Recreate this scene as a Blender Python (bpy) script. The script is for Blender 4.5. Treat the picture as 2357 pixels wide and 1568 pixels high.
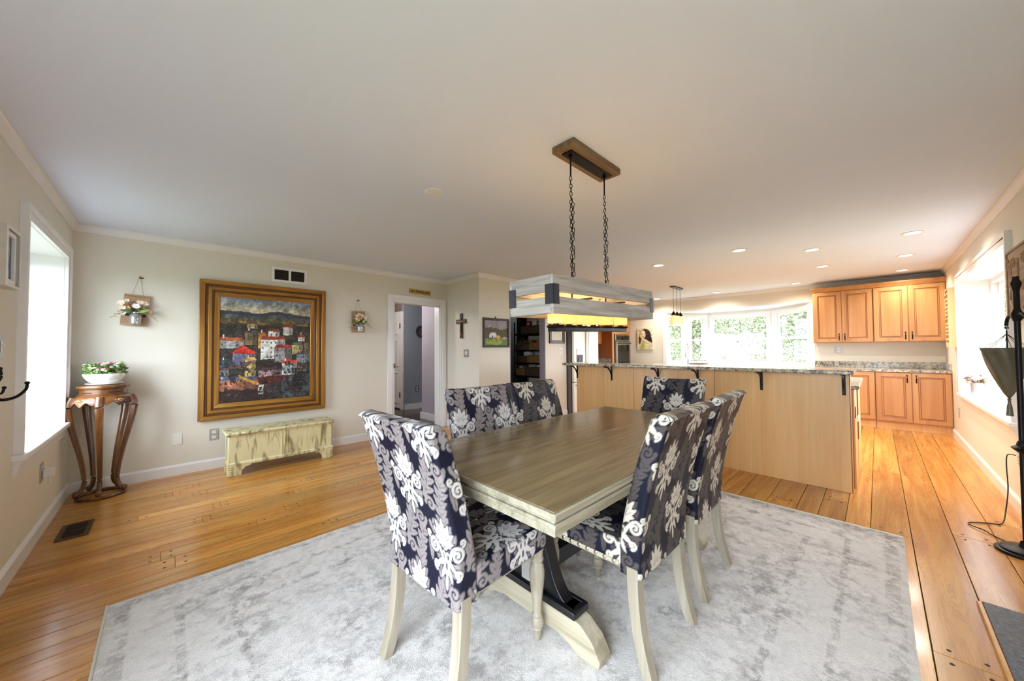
import bpy, bmesh, math, random
import numpy as np
from mathutils import Vector, Matrix
for o in list(bpy.data.objects): bpy.data.objects.remove(o, do_unlink=True)
SC = bpy.context.scene; COL = SC.collection
PI = math.pi; R = math.radians
random.seed(7); RNG = np.random.default_rng(7)

# ---------------------------------------------------------------- camera
FPX, YAW, PITCH, ROLL, CAMH = 818.54, R(45.765), R(1.4368), R(-.3757), 1.245
_fw = Vector((math.cos(YAW), math.sin(YAW), 0)); _rt = Vector((math.sin(YAW), -math.cos(YAW), 0)); _up = Vector((0, 0, 1))
CF = math.cos(PITCH)*_fw + math.sin(PITCH)*_up; _u2 = -math.sin(PITCH)*_fw + math.cos(PITCH)*_up
CR = math.cos(ROLL)*_rt + math.sin(ROLL)*_u2; CU = -math.sin(ROLL)*_rt + math.cos(ROLL)*_u2
cam = bpy.data.objects.new('camera', bpy.data.cameras.new('camera')); COL.objects.link(cam)
cam.matrix_world = Matrix(((CR.x, CU.x, -CF.x, 0), (CR.y, CU.y, -CF.y, 0), (CR.z, CU.z, -CF.z, CAMH), (0, 0, 0, 1)))
cam.data.sensor_fit = 'HORIZONTAL'; cam.data.sensor_width = 36; cam.data.lens = FPX/2357*36
cam.data.clip_start = .03; cam.data.clip_end = 300
SC.camera = cam
def P(ax, v, x, y):
    """photo pixel -> point on the plane ax = v (the wall, floor or ceiling the thing touches)"""
    d = CF + (x-1178.5)/FPX*CR - (y-784)/FPX*CU
    i = 'xyz'.index(ax); c = Vector((0, 0, CAMH)); t = (v-c[i])/d[i]
    return c + t*d

# ---------------------------------------------------------------- world, exposure
W = bpy.data.worlds.new('overcast_sky'); SC.world = W; W.use_nodes = True
bg = W.node_tree.nodes['Background']; bg.inputs[0].default_value = (.76, .88, 1, 1); bg.inputs[1].default_value = 9.0
SC.view_settings.view_transform = 'Standard'; SC.view_settings.look = 'None'
SC.view_settings.gamma = 1; SC.view_settings.use_curve_mapping = False
SC.view_settings.exposure = .95
SC.cycles.use_denoising = True
SC.cycles.use_adaptive_sampling = True; SC.cycles.adaptive_threshold = .03
SC.cycles.max_bounces = 7; SC.cycles.diffuse_bounces = 4; SC.cycles.glossy_bounces = 4
SC.cycles.transmission_bounces = 6; SC.cycles.transparent_max_bounces = 12
SC.cycles.sample_clamp_indirect = 6; SC.cycles.caustics_reflective = False; SC.cycles.caustics_refractive = False
DOWN_W, CHAND_W, PEND_W = 30, .4, 2.0      # watts of each downlight, chandelier candle and pendant

# room planes (metres): camera stands at x = 0, y = 0
XL, YP, YR, XK, H = -.605, 4.965, -.72, 8.5, 2.39     # window wall, picture wall, right wall, kitchen wall, ceiling
XB, YB = 3.33, 4.122                                  # the step in the picture wall
def portal(loc, rot, sx, sy):
    l = bpy.data.lights.new('window_portal', 'AREA'); l.shape = 'RECTANGLE'; l.size = sx; l.size_y = sy; l.cycles.is_portal = True
    o = bpy.data.objects.new('window_portal', l); COL.objects.link(o); o.location = loc; o.rotation_euler = rot
portal((XL-.02, 4.07, 1.35), (0, R(-90), 0), 1.4, 1.2)
portal((XL-.02, .35, 1.03), (0, R(-90), 0), 2.0, 1.8)      # glazed door out of the picture, on the window wall
portal((5.785, YR-.02, 1.35), (R(90), 0, 0), 2.36, 1.4)
portal((XK+.02, 2.175, 1.49), (0, R(90), 0), 1.22, 2.7)

# ---------------------------------------------------------------- materials
def lin(c):
    c = c/255
    return c/12.92 if c <= .04045 else ((c+.055)/1.055)**2.4
def rgb(r, g, b): return (lin(r), lin(g), lin(b), 1)
MATS = {}
class NT:
    def __init__(s, name):
        s.m = bpy.data.materials.new(name); s.m.use_nodes = True; s.t = s.m.node_tree
        s.b = s.t.nodes['Principled BSDF']; s.out = s.t.nodes['Material Output']; MATS[name] = s.m
    def n(s, typ, **kw):
        nd = s.t.nodes.new(typ)
        for k, v in kw.items(): setattr(nd, k, v)
        return nd
    def l(s, a, b): s.t.links.new(a, b)
    def coord(s, kind='Object', scale=(1, 1, 1), rnd=False, rot=(0, 0, 0)):
        tc = s.n('ShaderNodeTexCoord'); mp = s.n('ShaderNodeMapping'); mp.inputs['Scale'].default_value = scale; mp.inputs['Rotation'].default_value = rot
        v = tc.outputs[kind]
        if rnd:
            oi = s.n('ShaderNodeObjectInfo'); ml = s.n('ShaderNodeVectorMath', operation='MULTIPLY_ADD')
            ml.inputs[1].default_value = (37, 53, 71); s.l(oi.outputs['Random'], ml.inputs[0]); s.l(v, ml.inputs[2]); v = ml.outputs[0]
        s.l(v, mp.inputs[0]); return mp.outputs[0]
    def noise(s, vec, scale, detail=4, rough=.55, dist=0):
        nd = s.n('ShaderNodeTexNoise'); nd.inputs['Scale'].default_value = scale; nd.inputs['Detail'].default_value = detail
        nd.inputs['Roughness'].default_value = rough; nd.inputs['Distortion'].default_value = dist
        if vec is not None: s.l(vec, nd.inputs['Vector'])
        return nd.outputs['Fac']
    def ramp(s, fac, stops, interp='LINEAR'):
        nd = s.n('ShaderNodeValToRGB'); cr = nd.color_ramp; cr.interpolation = interp
        while len(cr.elements) < len(stops): cr.elements.new(.5)
        for e, (p, c) in zip(cr.elements, stops): e.position = p; e.color = c if len(c) == 4 else (*c, 1)
        s.l(fac, nd.inputs[0]); return nd.outputs[0]
    def mix(s, fac, a, b, mode='MIX'):
        nd = s.n('ShaderNodeMix', data_type='RGBA', blend_type=mode)
        for sock, v in ((nd.inputs[0], fac), (nd.inputs[6], a), (nd.inputs[7], b)):
            if hasattr(v, 'is_output'): s.l(v, sock)
            else: sock.default_value = v
        return nd.outputs[2]
    def math(s, op, a, b=0.0):
        nd = s.n('ShaderNodeMath', operation=op)
        for sock, v in ((nd.inputs[0], a), (nd.inputs[1], b)):
            if hasattr(v, 'is_output'): s.l(v, sock)
            else: sock.default_value = v
        return nd.outputs[0]
    def color(s, c):
        if hasattr(c, 'is_output'): s.l(c, s.b.inputs['Base Color'])
        else: s.b.inputs['Base Color'].default_value = c
        return s
    def set(s, rough=.5, metal=0, spec=.5, coat=0, coat_r=.1, sheen=0):
        i = s.b.inputs; i['Metallic'].default_value = metal
        if hasattr(rough, 'is_output'): s.l(rough, i['Roughness'])
        else: i['Roughness'].default_value = rough
        i['Specular IOR Level'].default_value = spec; i['Coat Weight'].default_value = coat; i['Coat Roughness'].default_value = coat_r
        i['Sheen Weight'].default_value = sheen
        return s
    def bump(s, h, strength=.2, dist=.01):
        nd = s.n('ShaderNodeBump'); nd.inputs['Strength'].default_value = strength; nd.inputs['Distance'].default_value = dist
        s.l(h, nd.inputs['Height']); s.l(nd.outputs[0], s.b.inputs['Normal']); return s
def plain(name, col, rough=.5, metal=0, spec=.5, coat=0, bump=None, var=.06, vscale=6):
    m = NT(name); v = m.coord()
    n = m.noise(v, vscale, 3)
    c = m.mix(n, tuple(x*(1-var) for x in col[:3])+(1,), tuple(min(1, x*(1+var)) for x in col[:3])+(1,))
    m.color(c).set(rough, metal, spec, coat)
    if bump: m.bump(m.noise(v, bump[0], 2), bump[1], bump[2])
    return m.m
def wood(name, c0, c1, c2, axis=0, rough=.4, gs=1.0, coat=0, rnd=True, tone=.0, bump=.05, spec=.5, dist=1.2, rings=0):
    """wood grain running along one axis of the object"""
    m = NT(name); s1 = [14*gs]*3; s1[axis] = .9*gs; s2 = [90*gs]*3; s2[axis] = 2.2*gs
    v = m.coord('Object', (1, 1, 1), rnd)
    def sc(t):
        mp = m.n('ShaderNodeMapping'); mp.inputs['Scale'].default_value = t; m.l(v, mp.inputs[0]); return mp.outputs[0]
    a = m.noise(sc(s1), 1.0, 5, .6, dist); b = m.noise(sc(s2), 1.0, 3, .6)
    col = m.ramp(a, [(.3, c0), (.5, c1), (.68, c2)])
    col = m.mix(m.math('MULTIPLY', b, .42), col, tuple(x*.45 for x in c0[:3])+(1,))
    if rings:
        sn_ = m.math('SINE', m.math('MULTIPLY', a, rings)); col = m.mix(m.ramp(sn_, [(.55, (0, 0, 0)), (.95, (.42, .42, .42))]), col, tuple(x*.5 for x in c0[:3])+(1,))
    if tone:
        oi = m.n('ShaderNodeObjectInfo'); hs = m.n('ShaderNodeHueSaturation')
        mr = m.n('ShaderNodeMapRange'); mr.inputs[3].default_value = 1-tone; mr.inputs[4].default_value = 1+tone
        m.l(oi.outputs['Random'], mr.inputs[0]); m.l(mr.outputs[0], hs.inputs['Value']); m.l(col, hs.inputs['Color']); col = hs.outputs[0]
    m.color(col).set(rough, 0, spec, coat, .12)
    if bump: m.bump(b, bump, .004)
    return m.m

plain('wall_paint', rgb(230, 224, 211), .85, bump=(140, .06, .002), var=.015, vscale=2)
plain('ceiling_paint', rgb(230, 237, 252), .9, bump=(160, .08, .002), var=.012, vscale=1.5)
plain('white_trim', rgb(240, 238, 238), .38, var=.015)
plain('window_white', rgb(244, 243, 244), .35, var=.01)
plain('lavender_wall', rgb(178, 172, 184), .85, var=.02)
plain('blue_wall', rgb(150, 158, 170), .85, var=.02)
plain('taupe_wall', rgb(140, 120, 108), .85, var=.02)
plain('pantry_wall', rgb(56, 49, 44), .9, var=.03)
plain('black_iron', rgb(24, 23, 25), .42, .6, var=.15, vscale=40)
plain('black_paint', rgb(22, 21, 24), .35, var=.2, vscale=30)
plain('bronze', rgb(44, 28, 22), .38, .8, var=.2, vscale=30)
plain('plate_steel', rgb(178, 176, 172), .35, .35, var=.05)
plain('dark_plate', rgb(50, 52, 60), .45, .3, var=.12, vscale=40)
plain('white_plastic', rgb(238, 236, 232), .35, var=.01)
plain('dark_slot', rgb(22, 20, 20), .7, var=.1)
plain('steel', rgb(160, 157, 154), .3, .8, var=.03)
plain('fridge_white', rgb(240, 240, 230), .28, .0, var=.01)
plain('fridge_side', rgb(112, 104, 104), .4, .3, var=.04)
plain('black_glass', rgb(20, 18, 17), .08, 0, .6, var=.05)
plain('ceramic', rgb(244, 242, 238), .18, 0, .5, var=.01)
plain('soil', rgb(48, 34, 26), .95, var=.4, vscale=60)
plain('nickel', rgb(205, 203, 198), .22, 1, var=.03)
plain('jute', rgb(140, 112, 70), .9, var=.2, vscale=90)
plain('zinc', rgb(196, 194, 196), .4, .6, var=.08, vscale=20)
plain('verdigris', rgb(104, 98, 80), .5, .35, var=.25, vscale=14)
plain('old_brass', rgb(92, 70, 40), .4, .8, var=.15, vscale=25)
plain('leaf_green', rgb(74, 102, 48), .55, var=.35, vscale=30)
plain('leaf_light', rgb(140, 160, 84), .55, var=.3, vscale=30)
plain('petal_cream', rgb(246, 226, 206), .6, var=.08, vscale=30)
plain('petal_peach', rgb(238, 172, 120), .6, var=.12, vscale=30)
plain('petal_pink', rgb(232, 120, 150), .6, var=.25, vscale=60)
plain('petal_white', rgb(246, 240, 240), .6, var=.05, vscale=60)
plain('dried_flower', rgb(176, 150, 112), .8, var=.3, vscale=60)
plain('dried_violet', rgb(150, 140, 176), .8, var=.2, vscale=60)
plain('wicker', rgb(140, 108, 66), .8, var=.35, vscale=90, bump=(160, .6, .01))
plain('wicker_dark', rgb(86, 64, 42), .8, var=.35, vscale=90, bump=(160, .6, .01))
plain('paper_white', rgb(226, 224, 220), .6, var=.05)
plain('mat_cream', rgb(236, 232, 220), .8, var=.02)
plain('frame_dark', rgb(50, 40, 34), .5, var=.15, vscale=30)
plain('red_box', rgb(140, 40, 36), .6, var=.3, vscale=30)
plain('rubber_black', rgb(20, 20, 22), .6, var=.1)
plain('outdoor_white', rgb(236, 238, 240), .7, var=.02)
plain('bark', rgb(120, 108, 96), .9, var=.3, vscale=8)
m = NT('linen'); v = m.coord('Object', (1, 1, 1)); m.color(m.mix(m.noise(v, 260, 2), rgb(190, 184, 174), rgb(236, 231, 222))).set(.9).bump(m.noise(v, 260, 2), .5, .003)
m = NT('lawn'); v = m.coord(); m.color(m.ramp(m.noise(v, .8, 5), [(.3, rgb(64, 74, 44)), (.7, rgb(84, 92, 58))])).set(.9)
m = NT('tree_leaf'); v = m.coord('Object'); m.color(m.ramp(m.noise(v, 1.3, 3), [(.3, rgb(100, 108, 78)), (.55, rgb(124, 130, 94)), (.75, rgb(146, 142, 112))])).set(.7)
m = NT('window_glass')     # clear pane: mostly lets light through, a little mirror
tr = m.n('ShaderNodeBsdfTransparent'); gl = m.n('ShaderNodeBsdfGlossy'); gl.inputs['Roughness'].default_value = .02
mx = m.n('ShaderNodeMixShader'); mx.inputs[0].default_value = .02; m.l(tr.outputs[0], mx.inputs[1]); m.l(gl.outputs[0], mx.inputs[2]); m.l(mx.outputs[0], m.out.inputs[0])
m = NT('jar_glass'); tr = m.n('ShaderNodeBsdfTransparent'); tr.inputs[0].default_value = (.92, .95, .96, 1); gl = m.n('ShaderNodeBsdfGlossy'); gl.inputs['Roughness'].default_value = .05
df = m.n('ShaderNodeBsdfDiffuse'); df.inputs[0].default_value = rgb(225, 230, 236)
m2 = m.n('ShaderNodeMixShader'); m2.inputs[0].default_value = .3; m.l(gl.outputs[0], m2.inputs[1]); m.l(df.outputs[0], m2.inputs[2])
mx = m.n('ShaderNodeMixShader'); mx.inputs[0].default_value = .45; m.l(tr.outputs[0], mx.inputs[1]); m.l(m2.outputs[0], mx.inputs[2]); m.l(mx.outputs[0], m.out.inputs[0])
def glow(name, col, strength, base=(.9, .85, .75, 1)):
    m = NT(name); m.color(base).set(.4); m.b.inputs['Emission Color'].default_value = col; m.b.inputs['Emission Strength'].default_value = strength
    return m.m
glow('downlight_glow', (1, .86, .66, 1), 5)
m = NT('candle_glass'); v = m.coord('Object'); sx = m.n('ShaderNodeSeparateXYZ'); m.l(v, sx.inputs[0])
m.color(rgb(250, 226, 160)).set(.35)
m.l(m.mix(m.noise(v, 8, 2), (1, .47, .09, 1), (1, .62, .2, 1)), m.b.inputs['Emission Color']); m.b.inputs['Emission Strength'].default_value = .55
glow('pendant_glass', (1, .62, .22, 1), .38, rgb(252, 232, 190))
glow('bulb_glow', (1, .75, .4, 1), 5)

# wood
wood('plank_wood', rgb(186, 116, 44), rgb(216, 150, 66), rgb(232, 176, 92), 0, .24, .9, coat=.25, tone=.22, bump=.03, dist=1.1, rings=95)
wood('maple', rgb(188, 130, 76), rgb(204, 148, 92), rgb(214, 162, 106), 2, .35, .5, tone=.03, bump=.02, dist=.5)
wood('maple_panel', rgb(230, 174, 108), rgb(238, 188, 124), rgb(243, 197, 136), 2, .32, .5, tone=.02, bump=.01, dist=.5)
plain('maple_glaze', rgb(146, 84, 34), .5, var=.15, vscale=20)
wood('brown_panel', rgb(128, 68, 22), rgb(160, 88, 32), rgb(174, 100, 40), 2, .4, .5, bump=.02)
wood('table_wood', rgb(114, 97, 64), rgb(141, 121, 85), rgb(160, 140, 102), 0, .22, 1.5, coat=.3, rnd=False, bump=.05, dist=.7)
wood('cream_wood', rgb(142, 131, 112), rgb(172, 161, 141), rgb(190, 180, 162), 2, .5, 1.0, bump=.06, dist=.8)
wood('cream_wood_y', rgb(156, 144, 118), rgb(188, 176, 150), rgb(204, 193, 170), 1, .5, 1.0, bump=.06, dist=.8)
wood('cream_edge', rgb(128, 120, 100), rgb(168, 159, 137), rgb(188, 180, 160), 0, .5, 1.2, bump=.1, dist=.8)
wood('lamp_wood', rgb(150, 142, 136), rgb(190, 182, 174), rgb(216, 210, 204), 0, .6, 2.6, bump=.25, dist=.4)
wood('lamp_wood_y', rgb(150, 142, 136), rgb(190, 182, 174), rgb(216, 210, 204), 1, .6, 2.6, bump=.25, dist=.4)
wood('canopy_wood', rgb(110, 84, 58), rgb(142, 114, 82), rgb(160, 132, 98), 0, .6, 1.4, bump=.2)
wood('rose_wood', rgb(64, 34, 12), rgb(108, 64, 28), rgb(142, 90, 44), 2, .28, .7, coat=.4, rnd=False, bump=.04, spec=.6)
wood('gilt_wood', rgb(140, 88, 24), rgb(178, 122, 40), rgb(206, 156, 70), 0, .33, .8, bump=.05, spec=.9)
wood('gilt_wood_z', rgb(140, 88, 24), rgb(178, 122, 40), rgb(206, 156, 70), 2, .33, .8, bump=.05, spec=.9)
plain('gilt_dark', rgb(98, 60, 20), .4, var=.3, vscale=30)
wood('pallet_wood', rgb(156, 116, 86), rgb(188, 150, 118), rgb(206, 172, 144), 0, .8, 1.6, bump=.2)
wood('sign_wood', rgb(196, 142, 60), rgb(222, 170, 84), rgb(232, 186, 104), 0, .5, 1.4, bump=.05)
wood('old_board', rgb(128, 102, 76), rgb(160, 134, 106), rgb(178, 152, 124), 0, .6, 1, bump=.1)
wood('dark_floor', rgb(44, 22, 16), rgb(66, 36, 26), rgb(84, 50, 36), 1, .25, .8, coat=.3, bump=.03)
wood('crate_wood', rgb(120, 84, 50), rgb(160, 120, 76), rgb(176, 136, 90), 0, .7, 1.5, bump=.1)
wood('cross_wood', rgb(50, 38, 28), rgb(78, 62, 48), rgb(96, 78, 62), 2, .6, 2, bump=.1)
# chest: cream paint with rubbed-through olive streaks
m = NT('crackle_paint'); v = m.coord('Object', (16, 16, 3.2)); n1 = m.noise(v, 1, 4, .6, .6); v2 = m.coord('Object', (40, 40, 8)); n2 = m.noise(v2, 1, 3)
st = m.ramp(n1, [(.5, (0, 0, 0)), (.62, (.75, .75, .75)), (.74, (1, 1, 1))])
c = m.mix(st, m.mix(n2, rgb(216, 206, 156), rgb(236, 228, 186)), rgb(126, 112, 66)); m.color(c).set(.5).bump(n2, .05, .003)
# granite
m = NT('granite'); v = m.coord('Object'); n1 = m.noise(v, 28, 6, .7); n2 = m.noise(v, 75, 4, .65); n3 = m.noise(v, 45, 3, .6)
c = m.ramp(n1, [(.36, rgb(64, 60, 58)), (.44, rgb(132, 126, 116)), (.55, rgb(196, 186, 164)), (.7, rgb(226, 218, 202))])
c = m.mix(m.ramp(n2, [(.36, (1, 1, 1)), (.42, (0, 0, 0))]), c, rgb(40, 40, 46)); c = m.mix(m.ramp(n3, [(.6, (0, 0, 0)), (.66, (.7, .7, .7))]), c, rgb(176, 132, 74))
m.color(c).set(.16, 0, .5)
# slate hearth
m = NT('slate'); v = m.coord('Object'); n1 = m.noise(v, 60, 5, .7); m.color(m.ramp(n1, [(.35, rgb(58, 66, 76)), (.6, rgb(98, 108, 120)), (.75, rgb(134, 144, 156))])).set(.45).bump(n1, .6, .006)
# rug: worn pale traditional pattern: bands round the edge, mottled field
m = NT('rug_pile'); tc = m.n('ShaderNodeTexCoord'); v = tc.outputs['Object']; sx = m.n('ShaderNodeSeparateXYZ'); m.l(v, sx.inputs[0])
RUG = (-.187, 3.452, -.09, 2.645)
hx, hy = (RUG[1]-RUG[0])/2, (RUG[3]-RUG[2])/2
ex = m.math('SUBTRACT', hx, m.math('ABSOLUTE', sx.outputs[0])); ey = m.math('SUBTRACT', hy, m.math('ABSOLUTE', sx.outputs[1])); e = m.math('MINIMUM', ex, ey)
wob = m.noise(v, 5, 3); e = m.math('ADD', e, m.math('MULTIPLY', m.math('SUBTRACT', wob, .5), .03))
bands = m.ramp(e, [(0, (.3,)*3), (.03, (.3,)*3), (.035, (.75,)*3), (.085, (.75,)*3), (.09, (.15,)*3), (.23, (.15,)*3), (.235, (.85,)*3), (.26, (.85,)*3), (.265, (.1,)*3), (.42, (.2,)*3), (.425, (.9,)*3), (.455, (.9,)*3), (.46, (.35,)*3), (1, (.35,)*3)])
n1 = m.noise(v, 3.2, 8, .72, .1); n2 = m.noise(v, 15, 8, .78, .15); vo = m.n('ShaderNodeTexVoronoi'); vo.inputs['Scale'].default_value = 5.5; m.l(v, vo.inputs['Vector'])
vr = m.ramp(vo.outputs['Distance'], [(.2, (1, 1, 1)), (.32, (0, 0, 0)), (.42, (.7, .7, .7)), (.5, (0, 0, 0))])
wear = m.ramp(n2, [(.43, (0, 0, 0)), (.57, (1, 1, 1))]); patt = m.math('MULTIPLY', m.math('MAXIMUM', bands, m.math('MULTIPLY', vr, .75)), wear)
big = m.ramp(n1, [(.46, (0, 0, 0)), (.62, (1, 1, 1))]); patt = m.math('ADD', m.math('MULTIPLY', patt, .75), m.math('MULTIPLY', m.math('MULTIPLY', big, wear), .55))
pile = m.noise(v, 170, 3, .7)
c = m.mix(patt, rgb(246, 239, 234), rgb(140, 129, 123)); c = m.mix(m.math('MULTIPLY', pile, .16), c, rgb(120, 112, 108)); c = m.mix(.18, c, m.mix(m.noise(v, 60, 3), rgb(250, 250, 250), rgb(170, 165, 162)))
m.color(c).set(.95, 0, .1, sheen=.3).bump(m.math('ADD', pile, m.math('MULTIPLY', n2, .4)), .55, .012)
plain('rug_binding', rgb(222, 216, 206), .9, var=.1, vscale=120)
plain('stand_carving', rgb(190, 150, 104), .4, var=.2, vscale=30)
plain('sign_letter', rgb(150, 112, 58), .6, var=.1)
plain('sign_cream', rgb(226, 206, 160), .6, var=.08)
plain('peg_brown', rgb(62, 36, 20), .6, spec=.2, var=.2)
plain('paint_black', rgb(26, 18, 14), .6, var=.1)

def fabric(name, ground, second, cream):
    m = NT(name); at = m.n('ShaderNodeAttribute', attribute_name='damask'); sp = m.n('ShaderNodeSeparateColor'); m.l(at.outputs['Color'], sp.inputs[0])
    v = m.coord('Object'); wv = m.noise(v, 420, 2)
    c = m.mix(sp.outputs[1], ground, second); c = m.mix(sp.outputs[0], c, cream); c = m.mix(m.math('MULTIPLY', wv, .2), c, (.01, .01, .014, 1))
    m.color(c).set(.5, 0, .22).bump(wv, .12, .001)
fabric('damask_light', rgb(15, 16, 40), rgb(148, 138, 138), rgb(222, 216, 214))
fabric('damask_dark', rgb(14, 15, 36), rgb(80, 72, 70), rgb(212, 203, 188))

def colour_mat(name, rough=.5, coat=0, bump=None):
    m = NT(name); at = m.n('ShaderNodeAttribute', attribute_name='paint'); m.color(at.outputs['Color']).set(rough, coat=coat)
    if bump: m.bump(m.noise(m.coord('Object'), bump[0], 3), bump[1], .004)
colour_mat('oil_paint', .4, .25, (70, .5)); colour_mat('print_paint', .6)

# ---------------------------------------------------------------- mesh helpers
class MB:
    def __init__(s): s.v = []; s.f = []
    def add(s, vs, fs):
        o = len(s.v); s.v += [tuple(x) for x in vs]; s.f += [tuple(i+o for i in f) for f in fs]; return s
    def box(s, a, b, M=None):
        x0, x1 = sorted((a[0], b[0])); y0, y1 = sorted((a[1], b[1])); z0, z1 = sorted((a[2], b[2]))
        vs = [Vector(p) for p in ((x0, y0, z0), (x1, y0, z0), (x1, y1, z0), (x0, y1, z0), (x0, y0, z1), (x1, y0, z1), (x1, y1, z1), (x0, y1, z1))]
        if M is not None: vs = [M @ p for p in vs]
        return s.add(vs, [(0, 3, 2, 1), (4, 5, 6, 7), (0, 1, 5, 4), (1, 2, 6, 5), (2, 3, 7, 6), (3, 0, 4, 7)])
    def prism(s, poly, ax, lo, hi, M=None):
        n = len(poly)
        def mk(p, h): return Vector({'x': (h, p[0], p[1]), 'y': (p[0], h, p[1]), 'z': (p[0], p[1], h)}[ax])
        vs = [mk(p, lo) for p in poly]+[mk(p, hi) for p in poly]
        if M is not None: vs = [M @ p for p in vs]
        return s.add(vs, [tuple(range(n))[::-1], tuple(range(n, 2*n))]+[(i, (i+1) % n, n+(i+1) % n, n+i) for i in range(n)])
    def ring(s, ax, lo, hi, outer, inner):
        """rectangular frame; outer / inner = (u0, v0, u1, v1)"""
        def mk(p, h): return Vector({'x': (h, p[0], p[1]), 'y': (p[0], h, p[1]), 'z': (p[0], p[1], h)}[ax])
        q = lambda r: [(r[0], r[1]), (r[2], r[1]), (r[2], r[3]), (r[0], r[3])]
        O, I = q(outer), q(inner); vs = [mk(p, lo) for p in O]+[mk(p, lo) for p in I]+[mk(p, hi) for p in O]+[mk(p, hi) for p in I]
        fs = []
        for i in range(4):
            j = (i+1) % 4; fs += [(i, j, 4+j, 4+i), (8+i, 12+i, 12+j, 8+j), (i, 8+i, 8+j, j), (4+i, 4+j, 12+j, 12+i)]
        return s.add(vs, fs)
    def lathe(s, prof, seg=24, c=(0, 0, 0), M=None, cap=True):
        n = len(prof); vs = []; fs = []
        for r, z in prof:
            for k in range(seg):
                a = 2*PI*k/seg; vs.append(Vector((c[0]+r*math.cos(a), c[1]+r*math.sin(a), c[2]+z)))
        if M is not None: vs = [M @ p for p in vs]
        for i in range(n-1):
            for k in range(seg): fs.append((i*seg+k, i*seg+(k+1) % seg, (i+1)*seg+(k+1) % seg, (i+1)*seg+k))
        if cap: fs += [tuple(range(seg))[::-1], tuple(range((n-1)*seg, n*seg))]
        return s.add(vs, fs)
    def sweep(s, pts, section, up=(0, 0, 1), scale=None, closed=False, caps=True):
        """section = list of (a, b) swept along pts; a along the side vector, b along the up-ish vector"""
        pts = [Vector(p) for p in pts]; n = len(pts); k = len(section); vs = []; upv = Vector(up)
        for i, p in enumerate(pts):
            t = (pts[(i+1) % n]-pts[i-1]) if closed else (pts[min(i+1, n-1)]-pts[max(i-1, 0)]); t.normalize()
            sd = t.cross(upv)
            if sd.length < 1e-5: sd = t.cross(Vector((1, 0, 0)))
            sd.normalize(); nv = sd.cross(t); f = scale[i] if scale else 1
            for a, b in section: vs.append(p+sd*a*f+nv*b*f)
        fs = []
        for i in range(n if closed else n-1):
            for j in range(k): fs.append((i*k+j, i*k+(j+1) % k, ((i+1) % n)*k+(j+1) % k, ((i+1) % n)*k+j))
        if caps and not closed: fs += [tuple(range(k))[::-1], tuple(range((n-1)*k, n*k))]
        return s.add(vs, fs)
    def tube(s, pts, r, seg=8, closed=False, up=(0, 0, 1)):
        rs = r if isinstance(r, (list, tuple)) else None
        sec = [(math.cos(2*PI*i/seg), math.sin(2*PI*i/seg)) for i in range(seg)]
        return s.sweep(pts, sec, up, rs if rs else [r]*len(pts), closed)
    def ell(s, c, r, seg=10, rings=6, M=None):
        prof = [(math.sin(PI*i/rings), -math.cos(PI*i/rings)) for i in range(rings+1)]
        vs = []; c = Vector(c)
        for rr, z in prof:
            for k in range(seg):
                a = 2*PI*k/seg; p = Vector((r[0]*rr*math.cos(a), r[1]*rr*math.sin(a), r[2]*z)); vs.append(c+(M @ p if M is not None else p))
        fs = [(i*seg+k, i*seg+(k+1) % seg, (i+1)*seg+(k+1) % seg, (i+1)*seg+k) for i in range(rings) for k in range(seg)]
        return s.add(vs, fs)
    def build(s, name, mat, parent=None, smooth=35, bevel=0, loc=None):
        me = bpy.data.meshes.new(name); me.from_pydata(s.v, [], s.f)
        bm = bmesh.new(); bm.from_mesh(me); bmesh.ops.remove_doubles(bm, verts=bm.verts, dist=1e-6)
        bmesh.ops.recalc_face_normals(bm, faces=bm.faces); bm.to_mesh(me); bm.free()
        return link(name, me, mat, parent, smooth, bevel, loc)
def link(name, me, mat, parent=None, smooth=35, bevel=0, loc=None):
    me.materials.append(MATS[mat])
    if smooth: me.shade_smooth(); me.set_sharp_from_angle(angle=R(smooth))
    o = bpy.data.objects.new(name, me); COL.objects.link(o)
    if parent is not None: o.parent = parent
    if loc is not None: o.location = loc
    if bevel:
        b = o.modifiers.new('bevel', 'BEVEL'); b.width = bevel; b.segments = 2; b.limit_method = 'ANGLE'; b.angle_limit = R(40)
    return o
def tag(o, label=None, cat=None, group=None, kind=None):
    if label: o['label'] = label
    if cat: o['category'] = cat
    if group: o['group'] = group
    if kind: o['kind'] = kind
    return o
def thing(name, label, cat, loc=(0, 0, 0), rz=0, group=None, kind=None):
    o = bpy.data.objects.new(name, None); COL.objects.link(o); o.empty_display_size = .1
    o.location = loc; o.rotation_euler = (0, 0, rz); return tag(o, label, cat, group, kind)
def copy_tree(o, parent=None):
    c = o.copy(); COL.objects.link(c); c.parent = parent
    for ch in [x for x in bpy.data.objects if x.parent == o]: copy_tree(ch, c)
    return c
def lamp(name, parent, loc, watts, col, r=.03, spot=None, blend=.6):
    l = bpy.data.lights.new(name, 'SPOT' if spot else 'POINT'); l.energy = watts; l.color = col; l.shadow_soft_size = r
    if spot: l.spot_size = R(spot); l.spot_blend = blend
    o = bpy.data.objects.new(name, l); COL.objects.link(o); o.parent = parent; o.location = loc; return o
def bx(name, mat, parent, a, b, bevel=0, **kw): return MB().box(a, b).build(name, mat, parent, bevel=bevel, **kw)
def cat(pts, n=8):
    """smooth curve through points"""
    p = [Vector(q) for q in pts]; out = []
    for i in range(len(p)-1):
        a, b, c, d = p[max(i-1, 0)], p[i], p[i+1], p[min(i+2, len(p)-1)]
        for k in range(n):
            t = k/n; out.append(.5*((2*b)+(c-a)*t+(2*a-5*b+4*c-d)*t*t+(3*b-a-3*c+d)*t**3))
    return out+[p[-1]]
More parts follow.
